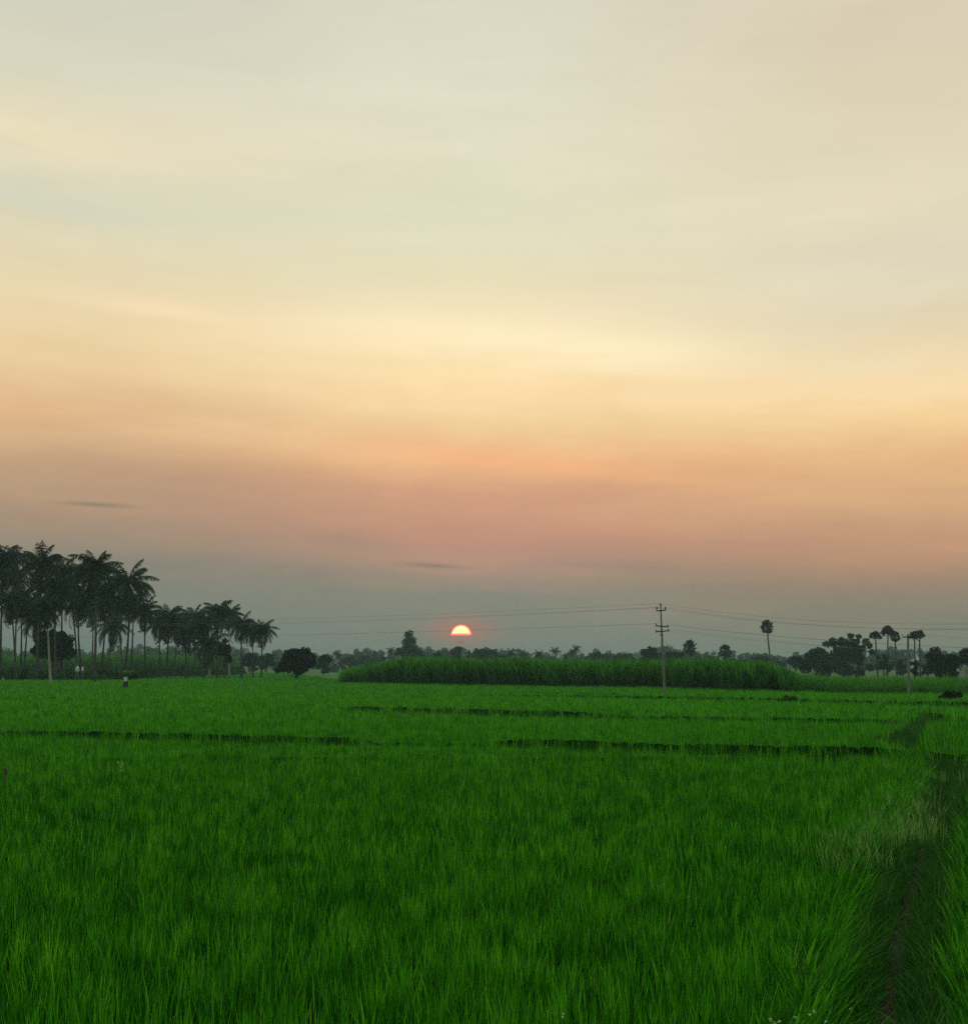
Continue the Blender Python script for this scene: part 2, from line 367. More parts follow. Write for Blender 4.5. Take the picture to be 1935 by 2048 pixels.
def plot_h(x, y):
    """plant height factor of the plots"""
    h = 1.0 + 0.04*pnoise(x, y, 0.5, 11) + 0.05*pnoise(x, y, 2.4, 12)
    l1 = np.interp(x/np.maximum(y,1), [p[0]/p[1] for p in W([(-260,1462),(738,1479),(1810,1500)])], [p[1] for p in W([(-260,1462),(738,1479),(1810,1500)])])
    l2 = np.interp(x/np.maximum(y,1), [p[0]/p[1] for p in W([(0,1400),(662,1414),(1285,1436),(1990,1454)])], [p[1] for p in W([(0,1400),(662,1414),(1285,1436),(1990,1454)])])
    h = h*np.where(inside(np.asarray(x,float), np.asarray(y,float), R2poly), 1.38, 1.0)
    return h*np.where(y > l1+0.2, 1.12, 1.0)*np.where(y > l2+0.2, 1.04, 1.0)
def rice_ok(x, y):
    ok = y < np.interp(x/y, fex, fey)
    ok &= ~inside(x, y, bank_poly)
    for P in gaps: ok &= ~inside(x, y, P)
    return ok
Lx = np.array([p[0] for p in riceL]); Ly = np.array([p[1] for p in riceL]); Rx = np.array([p[0] for p in riceR]); Ry = np.array([p[1] for p in riceR])
def rice_zone(mb, y0, y1, hills, nb, width, segs, L0, seed, step=None):
    r = rng_(seed)
    A = 0.42*(y1*y1-y0*y0) + 3.0*(y1-y0); n = int(A*hills)
    yy = np.sqrt(r.uniform(y0*y0, y1*y1, n)); xx = r.uniform(-1,1,n)*(0.42*yy+1.5)
    ok = rice_ok(xx, yy); xx, yy = xx[ok], yy[ok]
    # thin bare spots
    gapn = pnoise(xx, yy, 3.2, 21)
    ok = r.uniform(size=len(xx)) < np.clip(1.15 - 0.35*np.maximum(gapn,0), 0.4, 1); xx, yy = xx[ok], yy[ok]
    hh = plot_h(xx, yy)*r.uniform(0.88, 1.06, len(xx))
    ht = r.normal(0, 0.20, len(xx)) + np.clip((yy-20)/60,0,1)*0.20 - 0.12 + 0.09*pnoise(xx, yy, 1.4, 5) + 0.16*pnoise(xx, yy, 6.0, 6)  # lighter with distance: brightness of tips at grazing view put into the tint
    x = np.repeat(xx, nb); y = np.repeat(yy, nb); h = np.repeat(hh, nb); ti = np.repeat(ht, nb)
    m = len(x); az = r.uniform(0, 6.283, m)
    sp = 0.045 if segs > 2 else 0.10
    lean = np.abs(r.normal(0.06, 0.07, m)); curve = np.abs(r.normal(0.18, 0.18, m))
    bent = r.uniform(size=m) < 0.04; curve = np.where(bent, curve+0.8, curve)
    # plants at the edge of the path flop over it
    dl = np.interp(y, Ly, Lx) - x; wl = np.clip(1 - dl/0.55, 0, 1)*(dl > 0)*(y < Ly[-1])
    dr = x - np.interp(y, Ry, Rx); wr = np.clip(1 - dr/0.5, 0, 1)*(dr > 0)*(y < Ry[-1])
    az = np.where(r.uniform(size=m) < wl*0.85, r.normal(-0.35,0.5,m), az); az = np.where(r.uniform(size=m) < wr*0.5, r.normal(math.pi-.3,0.5,m), az)
    ww = np.maximum(wl, wr); ww = np.maximum(wl, wr*.4); lean = lean + ww*r.uniform(0.05,0.6,m); curve = curve + ww*r.uniform(0,0.8,m)
    L = L0*h*np.where(r.uniform(size=m)<.07, r.uniform(.95,1.2,m), r.uniform(0.80, 1.04, m))*(1+0.15*ww)
    tint = np.clip(0.5 + ti + r.normal(0,0.26,m), 0, 1)
    blades(mb, x + r.normal(0,sp,m), y + r.normal(0,sp,m), 0.0, L, width*r.uniform(0.7,1.2,m), az, lean, curve, tint, segs, rng=r)
rice = MB()
rice_zone(rice, 5, 16, 54, 14, 0.0120, 3, 0.58, 1)
rice_zone(rice, 16, 31, 38, 12, 0.0155, 3, 0.59, 2)
rice_zone(rice, 31, 58, 19, 10, 0.023, 2, 0.60, 3)
rice_zone(rice, 58, 110, 7.5, 8, 0.042, 2, 0.60, 4)
rice_zone(rice, 110, 230, 2.6, 6, 0.085, 1, 0.60, 5)
rice_zone(rice, 230, 500, 0.35, 6, 0.2, 1, 0.60, 6)
# leaf layer closing the far canopy
def canopy_sheet(mb, y0, y1, nx_, ny_, z, seed):
    ya = np.geomspace(y0, y1, ny_); ua = np.linspace(-0.44, 0.44, nx_)
    u, yy = np.meshgrid(ua, ya); xx = u*yy; r = rng_(seed)
    zz = z*plot_h(xx, yy) + r.normal(0, 0.03, xx.shape)
    ok = rice_ok(xx, yy) & np.roll(rice_ok(xx,yy),1,0) & np.roll(rice_ok(xx,yy),-1,0)
    idx = np.arange(nx_*ny_).reshape(ny_, nx_)
    cell = ok[:-1,:-1] & ok[1:,:-1] & ok[:-1,1:] & ok[1:,1:]
    q = np.stack([idx[:-1,:-1], idx[:-1,1:], idx[1:,1:], idx[1:,:-1]], -1)[cell]
    mb.add(np.stack([xx,yy,zz],-1), q.reshape(-1,4), None, 0.35)
canopy_sheet(rice, 36, 500, 420, 420, 0.36, 9)
tag(rice.build('rice_field', M_rice), 'bright green young rice filling the level paddy plots from the foreground to the trees', 'rice crop', kind='stuff')

# ---------------------------------------------------------------- path on its low bank
pc = np.array(pathC); d_ = np.cumsum(np.r_[0, np.hypot(*np.diff(pc,axis=0).T)])
s_ = np.arange(0, d_[-1], 0.12); cx = np.interp(s_, d_, pc[:,0]); cyy = np.interp(s_, d_, pc[:,1])
tx = np.gradient(cx); ty = np.gradient(cyy); ln = np.hypot(tx,ty); nxv, nyv = ty/ln, -tx/ln
offs = np.linspace(-0.95, 0.95, 27); r = rng_(77)
PX = cx[:,None] + nxv[:,None]*offs; PY = cyy[:,None] + nyv[:,None]*offs
prof = 0.15*np.clip(1.25 - np.abs(offs)/0.75, -0.3, 1.0) - 0.035*np.exp(-(offs/0.16)**2)
PZ = prof[None,:] + 0.018*pnoise(PX,PY,7,31) + r.normal(0,0.006,PX.shape)
pm = MB(); idx = np.arange(PX.size).reshape(PX.shape)
pm.add(np.stack([PX,PY,PZ],-1), np.stack([idx[:-1,:-1], idx[:-1,1:], idx[1:,1:], idx[1:,:-1]], -1).reshape(-1,4))
tag(pm.build('path', M_soil, smooth=True), kind='structure')
# weeds on the bank
def bank_plants(name, mat, n, seed, omin, omax, L0, wid, tint0, label, dens=None, smin=0.0, smax=1e9, segs=3, dead=False, cat='grass', flat=0.0):
    r = rng_(seed); mb = MB(); tot = min(smax, d_[-1])
    s = smin + (tot-smin)*r.uniform(size=n)**(1.6 if dens is None else dens)
    side = np.where(r.uniform(size=n) < 0.5, -1, 1); o = side*r.uniform(omin, omax, n) if omin >= 0 else r.uniform(omin, omax, n)
    bx = np.interp(s, d_, pc[:,0]); by = np.interp(s, d_, pc[:,1]); tx = np.interp(s, s_, nxv); ty = np.interp(s, s_, nyv)
    x = bx + tx*o; y = by + ty*o
    k = 7; x = np.repeat(x,k)+r.normal(0,0.03,n*k); y = np.repeat(y,k)+r.normal(0,0.03,n*k); m = n*k; oo = np.repeat(o,k)
    z = 0.15*np.clip(1.25-np.abs(oo)/0.75,-0.3,1.0)-0.02
    blades(mb, x, y, z, L0*r.uniform(0.4,1.2,m), wid*r.uniform(0.6,1.3,m)*(1+by.repeat(k)/30), r.uniform(0,6.283,m), r.uniform(0.1,0.9,m)+flat, r.uniform(0.2,1.2,m), np.clip(tint0+np.repeat(r.normal(0,.15,n),k)+r.normal(0,0.15,m),0,1), segs, rng=r)
    return tag(mb.build(name, mat), label, cat, kind='stuff')
bank_plants('bank_grass', M_weed, 24000, 41, 0.10, 0.95, 0.25, 0.009, 0.4, 'short dark green weeds and grass on both banks of the soil path', segs=3)
bank_plants('tall_bank_grass', M_weed, 1300, 44, 0.25, 0.9, 0.55, 0.010, 0.6, 'taller mixed green weeds spilling over the edges of the soil path', segs=3)
bank_plants('dead_grass', M_litter, 6500, 42, -0.5, 0.5, 0.11, 0.006, 0.4, 'brown dead grass litter trampled on the bare soil path', segs=3, flat=0.5)
# pale tufts between the rice and the path
def tuft_zone(name, px_pts, n, seed, L0, wid, mat, label, tint0=0.5, k=9, zl=0.55, lean=0.5):
    r = rng_(seed); mb = MB(); P = np.array([tuple(gnd(x,y,0.15)[:2]) for x,y in px_pts]); c = r.integers(0,len(P),n)
    D = P[c][:,1]; x = P[c][:,0] + r.normal(0,1,n)*0.014*D; y = P[c][:,1] + np.abs(r.normal(0,1,n))*0.06*D
    x = np.repeat(x,k)+r.normal(0,.04,n*k); y = np.repeat(y,k)+r.normal(0,.04,n*k); m=n*k
    blades(mb, x, y, 0.05, L0*r.uniform(0.5,1.15,m), wid*r.uniform(.6,1.3,m), r.uniform(0,6.283,m), np.abs(r.normal(0.05,0.2,m)), r.uniform(0,lean,m), np.clip(tint0+np.repeat(r.normal(0,.15,n),k)+r.normal(0,.12,m),0,1), 3, rng=r)
    return tag(mb.build(name, mat), label, 'grass', kind='stuff')
tuft_zone('dry_grass', [(1745,1735),(1772,1725),(1798,1715),(1822,1705),(1838,1690),(1735,1760),(1812,1670),(1835,1650),(1852,1610),(1862,1575),(1712,1770)], 200, 43, 0.54, 0.0135, M_dry, 'pale straw-tinged tall grass standing between the rice and the path', 0.45)
# short grass in the gaps between plots
gb = MB(); r = rng_(50)
for P in gaps:
    P_ = np.array(P); x0,x1,y0,y1 = P_[:,0].min(),P_[:,0].max(),P_[:,1].min(),P_[:,1].max()
    n = int((x1-x0)*(y1-y0)*9); n = min(n, 60000); x = r.uniform(x0,x1,n); y = r.uniform(y0,y1,n); ok = inside(x,y,P); x,y=x[ok],y[ok]
    k=4; x=np.repeat(x,k)+r.normal(0,.05,len(x)*k); y=np.repeat(y,k)+r.normal(0,.05,len(y)*k); m=len(x)
    blades(gb, x, y, 0, 0.42*r.uniform(.4,1.2,m), 0.0004*y, r.uniform(0,6.28,m), r.uniform(0,.5,m), r.uniform(0,.8,m), np.clip(r.normal(.3,.15,m),0,1), 1, rng=r)
tag(gb.build('bund_grass', M_weed), 'short dark grass on the low bunds dividing the rice plots', 'grass', kind='stuff')

# ---------------------------------------------------------------- tall crops
def crop_block(name, label, cat, front_px, depth, H, seed, mat, dens_front=5.0, dens_back=1.2, leaf=1.3, wid=0.06, tintlo=0.12, tinthi=0.8, zbase=0.0, endtaper=0.0, hend=1.0):
    """dense tall grass crop: leafy tops, stems and hanging leaves on the front face"""
    r = rng_(seed); mb = MB()
    Pf = np.array(W(front_px)); Lf = np.r_[0, np.cumsum(np.hypot(*np.diff(Pf,axis=0).T))]
    def pts(n, d0, d1):
        s = r.uniform(0, Lf[-1], n); fx = np.interp(s, Lf, Pf[:,0]); fy = np.interp(s, Lf, Pf[:,1]); d = r.uniform(d0,d1,n)
        edge = 0.9*np.sin(s*0.7)+0.7*np.sin(s*1.9+1)+0.45*np.sin(s*4.3)
        return fx*(1+d/fy), fy + d + edge*np.clip(1-d/4,0,1), s, d
    def ht(x, y, s):
        h = H*(1+(hend-1)*np.clip(s/Lf[-1],0,1))*(1 + 0.10*pnoise(x, y, 0.35, seed+1) + 0.11*pnoise(x, y, 1.1, seed+2))
        e = np.minimum(s, (Lf[-1]-s)*3.0)
        return h*np.clip(0.35+0.65*(e/max(endtaper,1e-3))**0.6, 0, 1) if endtaper else h
    # front rows: leaves from bottom to top
    x,y,s,d = pts(int(Lf[-1]*4.2*dens_front), 0, 5); n=len(x); k=16
    h = ht(x,y,s)*r.uniform(.72,1.18,n); x=np.repeat(x,k)+r.normal(0,.18,n*k); y=np.repeat(y,k)+r.normal(0,.18,n*k); h=np.repeat(h,k); m=len(x)
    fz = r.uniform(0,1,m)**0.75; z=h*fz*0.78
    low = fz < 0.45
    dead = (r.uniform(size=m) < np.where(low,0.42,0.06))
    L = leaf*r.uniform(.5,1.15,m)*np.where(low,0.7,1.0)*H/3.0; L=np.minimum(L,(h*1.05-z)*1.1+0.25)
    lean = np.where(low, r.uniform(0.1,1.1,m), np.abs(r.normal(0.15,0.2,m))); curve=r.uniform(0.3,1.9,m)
    tint = np.where(dead, r.uniform(0,0.25,m), np.clip(tintlo+0.2+(tinthi-tintlo-.1)*r.uniform(0.0,1,m)*(.35+.85*fz)+.10*pnoise(x,y,1.3,seed+5),0.2,1))  # greens darken towards the foot: deeper shading put into the tint
    blades(mb, x,y,z,L, wid*r.uniform(.6,1.3,m), r.uniform(0,6.28,m), lean, curve, tint, 3, rng=r)
    # stems
    x,y,s,d = pts(int(Lf[-1]*4.2*dens_front*1.6),0,4); n=len(x)
    blades(mb, x,y,0, ht(x,y,s)*0.8, 0.05, r.uniform(0,6.28,n), np.abs(r.normal(0,.08,n)), r.uniform(0,.2,n), r.uniform(0,.45,n), 2, rng=r)
    # tops behind
    x,y,s,d = pts(int(Lf[-1]*depth*dens_back), 4, depth); n=len(x); k=9
    h=ht(x,y,s)*r.uniform(.75,1.2,n); x=np.repeat(x,k)+r.normal(0,.25,n*k); y=np.repeat(y,k)+r.normal(0,.25,n*k); h=np.repeat(h,k); m=len(x)
    z=h*r.uniform(.35,.75,m)
    blades(mb, x,y,z, np.minimum(leaf*H/3*r.uniform(.6,1.2,m), h*1.05-z+0.3), wid*1.2*r.uniform(.6,1.3,m), r.uniform(0,6.28,m), np.abs(r.normal(.1,.2,m)), r.uniform(.2,1.7,m), np.clip(r.normal(.72,.14,m),0,1), 2, rng=r)
    # added inner sheet that stops light passing through the stand
    ns = 160; nd = 14; s = np.linspace(0,Lf[-1],ns); fx=np.interp(s,Lf,Pf[:,0]); fy=np.interp(s,Lf,Pf[:,1])
    rows=[]
    for j in range(nd+2):
        d = 3.2 + (depth-3.2)*max(j-1,0)/nd
        X_=fx*(1+d/fy); Y_=fy+d; Zh=ht(X_,Y_,s)*0.58; Z_=np.zeros(ns) if j==0 else Zh+r.normal(0,.08,ns)
        rows.append(np.stack([X_,Y_,Z_],-1))
    V=np.stack(rows); idx=np.arange(ns*(nd+2)).reshape(nd+2,ns)
    mb.add(V, np.stack([idx[:-1,:-1], idx[:-1,1:], idx[1:,1:], idx[1:,:-1]], -1).reshape(-1,4), None, 0.4)
    return tag(mb.build(name, mat), label, cat, kind='stuff')
cane_front = [(684,1364),(760,1365),(860,1367),(1100,1371),(1330,1373),(1470,1378),(1600,1381)]
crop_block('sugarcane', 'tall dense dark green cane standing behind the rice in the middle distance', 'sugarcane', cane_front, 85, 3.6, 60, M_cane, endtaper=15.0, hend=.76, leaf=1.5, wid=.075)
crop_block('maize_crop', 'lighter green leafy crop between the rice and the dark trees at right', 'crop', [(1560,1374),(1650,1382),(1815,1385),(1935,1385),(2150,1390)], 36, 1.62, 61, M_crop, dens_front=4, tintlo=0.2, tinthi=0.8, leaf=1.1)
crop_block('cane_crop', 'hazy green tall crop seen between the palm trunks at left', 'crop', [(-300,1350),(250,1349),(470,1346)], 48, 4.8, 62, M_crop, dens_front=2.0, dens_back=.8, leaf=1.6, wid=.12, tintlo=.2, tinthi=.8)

# ---------------------------------------------------------------- trees
def crown_leaves(mb, lobes, leaf, r, cover=1.5, squash=0.85, base=None):
    for (x,y,z,R) in lobes:
        n = int(cover*4*math.pi*R*R/(leaf*leaf*0.9))
        d = r.normal(size=(n,3)); d /= np.linalg.norm(d,axis=1)[:,None]
        # bumpy sub-clumps
        k = r.normal(size=(14,3)); k /= np.linalg.norm(k,axis=1)[:,None]
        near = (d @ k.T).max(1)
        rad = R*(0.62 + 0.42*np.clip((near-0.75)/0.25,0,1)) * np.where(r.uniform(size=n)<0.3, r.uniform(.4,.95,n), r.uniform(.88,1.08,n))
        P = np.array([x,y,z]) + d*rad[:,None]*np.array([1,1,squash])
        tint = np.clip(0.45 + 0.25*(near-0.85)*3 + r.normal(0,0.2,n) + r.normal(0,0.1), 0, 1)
        leaves(mb, P, leaf, tint, r)
def broadleaf(px, top, hw, bot, D, label, group=None, seed=1, dark=False, lobes=None, leaf=None, cover=1.35, name='tree', cat='tree', n_l=None, core=True, trunk=0.16):
    D *= 1.23
    r = rng_(1000+seed); rr = random.Random(seed)
    T = at(px, top, D); Bc = at(px, bot, D); Wm = hw/F*D
    root = empty(name, (T.x, D, 0)); tag(root, label, cat, group)
    zt, zb = T.z, max(Bc.z, 0.1); Hh = zt - zb
    if lobes is None:
        lobes = []; k = n_l or (11 if hw > 22 else 8)
        R0 = min(Wm*0.62, Hh*0.42)
        lobes.append((0,0,zb+Hh*0.5, R0*0.9))
        for i in range(k):
            a = 2*math.pi*i/k + rr.uniform(-.4,.4); R = R0*rr.uniform(0.42,0.7); q_ = rr.uniform(0,1)
            zz = zb + R*0.8 + (Hh-1.7*R)*q_; lim = Wm - R
            ell = math.sqrt(max(0.05, 1-((zz-(zb+Hh*0.45))/(Hh*0.62))**2))
            dd = lim*ell*rr.uniform(.75,1.0)
            lobes.append((dd*math.cos(a), dd*math.sin(a)*.8, zz, R))
        lobes.append((rr.uniform(-.2,.2)*Wm, 0, zt-R0*0.5, R0*0.52))
    else:
        lobes = [((lx-px)/F*D, rr.uniform(-1,1)*hw/F*D*0.4, at(px, ly, D).z, lr/F*D) for lx,ly,lr in lobes]
    lw = [(T.x+x, D+y, z, R) for x,y,z,R in lobes]
    leaf = leaf or max(0.16, D*0.0011)
    mb = MB(); crown_leaves(mb, lw, leaf, r, cover)
    if core:
        for (x,y,z,R) in lw: # inner leaf mass
            crown_leaves(mb, [(x,y,z,R*0.6)], leaf*1.6, r, 1.0)
    mb.build('crown', M_treed if dark else M_tree, root)
    tb = MB(); tr = trunk*max(0.6, zt/8); cz = zb + Hh*0.4
    tb.tube([(T.x,D,0),(T.x+rr.uniform(-.1,.1)*tr,D,zb*0.5+.2),(T.x+rr.uniform(-.8,.8)*tr,D,cz)], [tr*1.3,tr,tr*.75], 8)
    for (x,y,z,R) in lw[1:]:
        p0 = Vector((T.x,D,max(0.3,zb*.7))); p1 = Vector((x,y,z)); mid = p0.lerp(p1,.55)+Vector((0,0,-.1*Hh*.3))
        tb.tube([p0,mid,p1],[tr*.5,tr*.32,tr*.12],5)
    tb.build('trunk', M_wood, root)
    return root

def coconut(px, cyp, base_px, base_py, rad_px, label, group, seed, D=None, fr=26, lf=22, pale=False, lean_mid=0.0, name='coconut_palm', fruit=True, up=0.0, wide=1.0, cat='palm tree'):
    rr = random.Random(seed); r = rng_(2000+seed)
    B = gnd(base_px, base_py, CAN) if D is None else at(base_px, base_py, D); D = B.y; B.z = 0
    Cn = at(px, cyp, D + rr.uniform(-.5,.5))
    root = empty(name, B); tag(root, label, cat, group)
    R = rad_px/F*D
    # trunk
    tb = MB(); n = 14; pts=[]; rd=[]
    for i in range(n+1):
        t=i/n; p = B.lerp(Cn, t); off = lean_mid*math.sin(math.pi*t)*R
        p = Vector((B.x + (Cn.x-B.x)*(t**0.8) + off, B.y+(Cn.y-B.y)*t, Cn.z*t))
        pts.append(p); rd.append((0.17*(1-t)**3*0.8+0.15-0.045*t)*(R/3.6)**.5*wide*(1+0.05*(i%2)))
    pts[-1]=pts[-1]-Vector((0,0,.2)); tb.tube(pts, rd, 9)
    tb.build('trunk', M_pale if pale else M_bark, root, smooth=True)
    # fronds
    mb = MB()
    for i in range(fr):
        u=(i+.5)/fr; az = i*2.399963+rr.uniform(-.25,.25)
        el = math.radians(84 - 138*u**0.8 + rr.uniform(-12,12)) + up
        Lr = R*rr.uniform(.85,1.3)*(0.85+0.3*min(1,u*2))*1.05; droop = rr.uniform(1.1,1.8)*(0.75+0.5*u)
        ns=10; p=Vector(Cn); a=el; P=[p.copy()]; dirs=[]
        for j in range(ns):
            a = el - droop*((j+1)/ns)**1.4
            dv=Vector((math.cos(az)*math.cos(a), math.sin(az)*math.cos(a), math.sin(a))); dirs.append(dv)
            p = p + dv*(Lr/ns); P.append(p.copy())
        old = u > 0.86 and rr.random()<.5
        tnt = rr.uniform(0,.15) if old else min(1,max(.2,rr.gauss(.62,.14)-.15*u))
        # rachis
        mb.tube(P[::2], [0.05*R/3.6*(1-.75*q_/5) for q_ in range(6)], 4, tnt, caps=False)
        side=Vector((-math.sin(az),math.cos(az),0))
        V=[];Q=[];T_=[]
        for j in range(lf):
            t=0.12+0.87*(j/(lf-1)); f=t*ns; k=min(ns-1,int(f)); c=P[k].lerp(P[k+1],f-k); dv=dirs[k]
            ll = R*0.35*math.sin(math.pi*min(1,(t*.86+.12)))**.7*rr.uniform(.85,1.15)
            for sgn in (-1,1):
                hang = rr.uniform(.45,1.3)
                d1=(side*sgn*(1-hang*.35)+dv*.55+Vector((0,0,-hang*.75))).normalized()
                d2=(d1+Vector((0,0,-.75))).normalized()
                wv=dv*(R*.0155*max(1,26/lf))
                q0=c; q1=c+d1*ll*.5; q2=q1+d2*ll*.5
                b=len(V); V+= [q0-wv,q0+wv,q1-wv,q1+wv,q2]; Q.append((b,b+1,b+3,b+2)); T_.append((b+2,b+3,b+4))
        mb.add([tuple(v) for v in V],Q,T_,tnt)
    mb.build('crown', M_palm, root)
    if fruit:
        fb=MB()
        for i in range(9):
            a=rr.uniform(0,6.28); fb.ball((Cn.x+math.cos(i*.7)*.26,Cn.y+math.sin(i*.7)*.26,Cn.z-.4-rr.uniform(0,.12)),(.16,.16,.19),7,5,rr.uniform(.4,1))
        fb.build('coconut_cluster', M_treed, root)
    return root
def palmyra(px, cyp, base_px, base_py, rad_px, D, label, group, seed, n=38, skirt=True, airy=False, cat='palm tree'):
    rr = random.Random(seed); D *= 1.23
    B = at(base_px, base_py, D); B.z=0; Cn = at(px, cyp, D); R=rad_px/F*D
    root = empty('palmyra_palm', B); tag(root, label, cat, group)
    tb=MB(); k=12; tb.tube([(B.x+(Cn.x-B.x)*i/k, D+.05*math.sin(i), Cn.z*i/k) for i in range(k+1)], [(.25-.10*i/k)*(1+.04*(i%2))*max(1,D/330) for i in range(k+1)], 9); tb.build('trunk', M_bark, root, smooth=True)
    mb=MB()
    for i in range(n):
        u=(i+.5)/n; az=i*2.399963; el=math.radians(88-(150 if skirt else 95)*u)+rr.uniform(-.12,.12)
        dv=Vector((math.cos(az)*math.cos(el),math.sin(az)*math.cos(el),math.sin(el)))
        st=R*rr.uniform(.45,.70); c=Cn+dv*st; fr=R*rr.uniform(.36,.48)
        side=Vector((-math.sin(az),math.cos(az),0)); upv=side.cross(dv).normalized()*-1
        roll=rr.uniform(-.8,.8); s2=side*math.cos(roll)+upv*math.sin(roll)
        tnt = rr.uniform(0,.2) if u>.85 else min(1,max(.25,rr.gauss(.5,.15)))
        mb.tube([Cn,Cn+dv*st*.5,c],[.03*R,.022*R,.015*R],4,tnt,caps=False)
        V=[tuple(c)];T_=[]; m=13
        for j in range(m+1):
            a=-2.1+4.2*j/m; d=(dv*math.cos(a)+s2*math.sin(a))
            dep=upv*(.06*fr*(1 if j%2 else -1))-Vector((0,0,.18*fr*abs(a)/2)); rad=fr*(1.0 if j%2 else .72)
            V.append(tuple(c+d*rad+dep))
        for j in range(m): T_.append((0,j+1,j+2))
        mb.add(V,None,T_,tnt)
    if airy: pass
    mb.build('crown', M_palm, root)
    return root

GP='coconut palms of the grove at left'
#        crown x,y  base x,y  rad label
L=[
 (6,1122, 0,1357, 52, 'tallest coconut palm, cut by the left edge of the photo', .0, False),
 (84,1128, 74,1358, 47, 'tall coconut palm with feathery upright tips, second from the left edge', -.05, False),
 (190,1138, 189,1361, 50, 'coconut palm with the widest dark crown in the middle of the tall group', .05, False),
 (256,1166, 247,1345, 50, 'coconut palm with long fronds spread right against the sky, right end of the tall group', .1, False),
 (289,1222, 291,1345, 33, 'low slim coconut palm with a straight bare trunk just right of the tall group', .0, False),
 (226,1252, 210,1352, 36, 'short coconut palm with a trunk leaning right and outspread fronds above the person', .0, False),
 (160,1200, 170,1357, 40, 'coconut palm with a crooked thin trunk right of the big dark bush', -.15, False),
 (22,1205, 34,1359, 36, 'coconut palm with a dark trunk leaning left near the left edge', .05, False),
 (44,1196, 43,1347, 34, 'thin coconut palm, left of a close pair of trunks near the left edge', .0, False),
 (58,1210, 46,1346, 32, 'thin coconut palm, right of a close pair of trunks near the left edge', .0, False),
 (110,1180, 112,1358, 44, 'coconut palm with a dark straight trunk in front of the big dark bush', .0, False),
 (94,1215, 103,1367, 34, 'coconut palm with a pale whitish trunk in front of the big dark bush', .0, True),
 (140,1165, 158,1350, 44, 'coconut palm whose crown fills the space between the two tallest central crowns', .05, False),
 (238,1215, 248,1322, 34, 'small thin coconut palm behind the one with the wide right-hand fronds', .0, False),
 (185,1215, 181,1350, 32, 'low coconut palm with hanging fronds under the widest dark crown', .08, False),
 (338,1236, 333,1342, 37, 'first coconut palm of the lower group, wide dark crown with an upright tuft', .0, False),
 (356,1250, 346,1328, 30, 'small coconut palm behind the first crown of the lower group', .0, False),
 (387,1238, 393,1350, 38, 'coconut palm with a light green topped crown, second in the lower group', .0, False),
 (418,1286, 419,1352, 37, 'short stout coconut palm with its crown close over the undergrowth', .0, True),
 (436,1226, 434,1340, 34, 'coconut palm with the highest crown of the lower group', .0, False),
 (458,1228, 459,1333, 28, 'coconut palm with a pale straight trunk beside the small round tree', .0, True),
 (482,1248, 484,1341, 31, 'coconut palm with a dark trunk, second from the right end of the lower group', .0, False),
 (32,1158, 28,1351, 40, 'coconut palm with its crown between the two leftmost tallest crowns', .05, False),
 (128,1142, 124,1349, 38, 'coconut palm with its crown low between the second tall palm and the widest crown', -.05, False),
 (72,1238, 82,1346, 34, 'low coconut palm whose crown hangs over the left side of the big dark bush', .0, False),
 (212,1192, 200,1346, 38, 'coconut palm filling the gap below the widest and the right-hand tall crowns', .05, False),
 (268,1202, 262,1340, 32, 'coconut palm partly hidden behind the slim one right of the tall group', .0, False),
 (318,1248, 322,1338, 28, 'small coconut palm at the left end of the lower group', .0, False),
 (372,1268, 372,1343, 31, 'low dark coconut palm under the light green topped crown', .0, False),
 (408,1246, 405,1345, 32, 'coconut palm between the light green topped crown and the highest one of the lower group', .0, False),
 (505,1262, 506,1336, 24, 'small coconut palm tucked against the left side of the rightmost one', .0, False),
 (524,1260, 523,1338, 28, 'rightmost coconut palm of the lower group, thin and hazy', .0, False),
]
for i,(cx_,cy_,bx,by,rp,lb,lm,pale) in enumerate(L):
    Dd = None
    if by < 1350: Dd = 209 + (1357-by)*2.7
    coconut(cx_,cy_,bx,by,rp*1.07,lb,GP,10+i,D=Dd,lean_mid=lm,pale=pale, fr=44 if rp>40 else 38, lf=24, wide=1.0)
GF='small palms in the hazy distance'
for i,(cx_,cy_,bx,by,rp,D,lb) in enumerate([
 (781,1301,782,1330,10,430,'tiny hazy palm just left of the tall leafy tree'),
 (674,1308,676,1332,12,400,'small hazy palm standing right of the big dark round tree'),
 (1022,1305,1023,1330,14,410,'hazy palm, left one of a touching pair right of the broad domed tree'),
 (1044,1309,1044,1330,13,415,'hazy palm, right one of a touching pair right of the broad domed tree'),
 (1214,1312,1214,1330,10,430,'tiny hazy palm against the right side of the rounded midway tree'),
 (1250,1312,1250,1330,10,420,'tiny palm between two low hazy trees left of the near pole'),
 (1077,1309,1077,1330,14,420,'low hazy palm with a wide mop crown, left of the other distant palms'),
 (1110,1302,1108,1330,13,420,'distant palm with a ragged round crown left of the twin slim trunks'),
 (1132,1311,1132,1330,10,430,'smallest distant palm just left of the twin slim trunks'),
 (1144,1302,1145,1330,9,425,'left one of two slim distant palms standing close together'),
 (1152,1297,1151,1330,11,420,'right and taller one of two slim distant palms standing close together'),
 (1463,1322,1464,1332,10,330,'low bushy palm right of the second round fan palm')]):
    coconut(cx_,cy_,bx,by,rp,lb,GF,60+i,D=D*1.23,fr=20,lf=12,fruit=False,name='coconut_palm')
GQ='fan palms with round heads at right'
palmyra(1379,1296,1381,1330,17,320,'fan palm with a round drooping head just right of the near power pole',GQ,1)
palmyra(1449,1303,1450,1330,15,310,'fan palm with a small oval head, lowest of the round-headed palms',GQ,2)
palmyra(1533,1254,1542,1330,15,300,'tallest fan palm with a leaning bare trunk and a ball-shaped head',GQ,3)
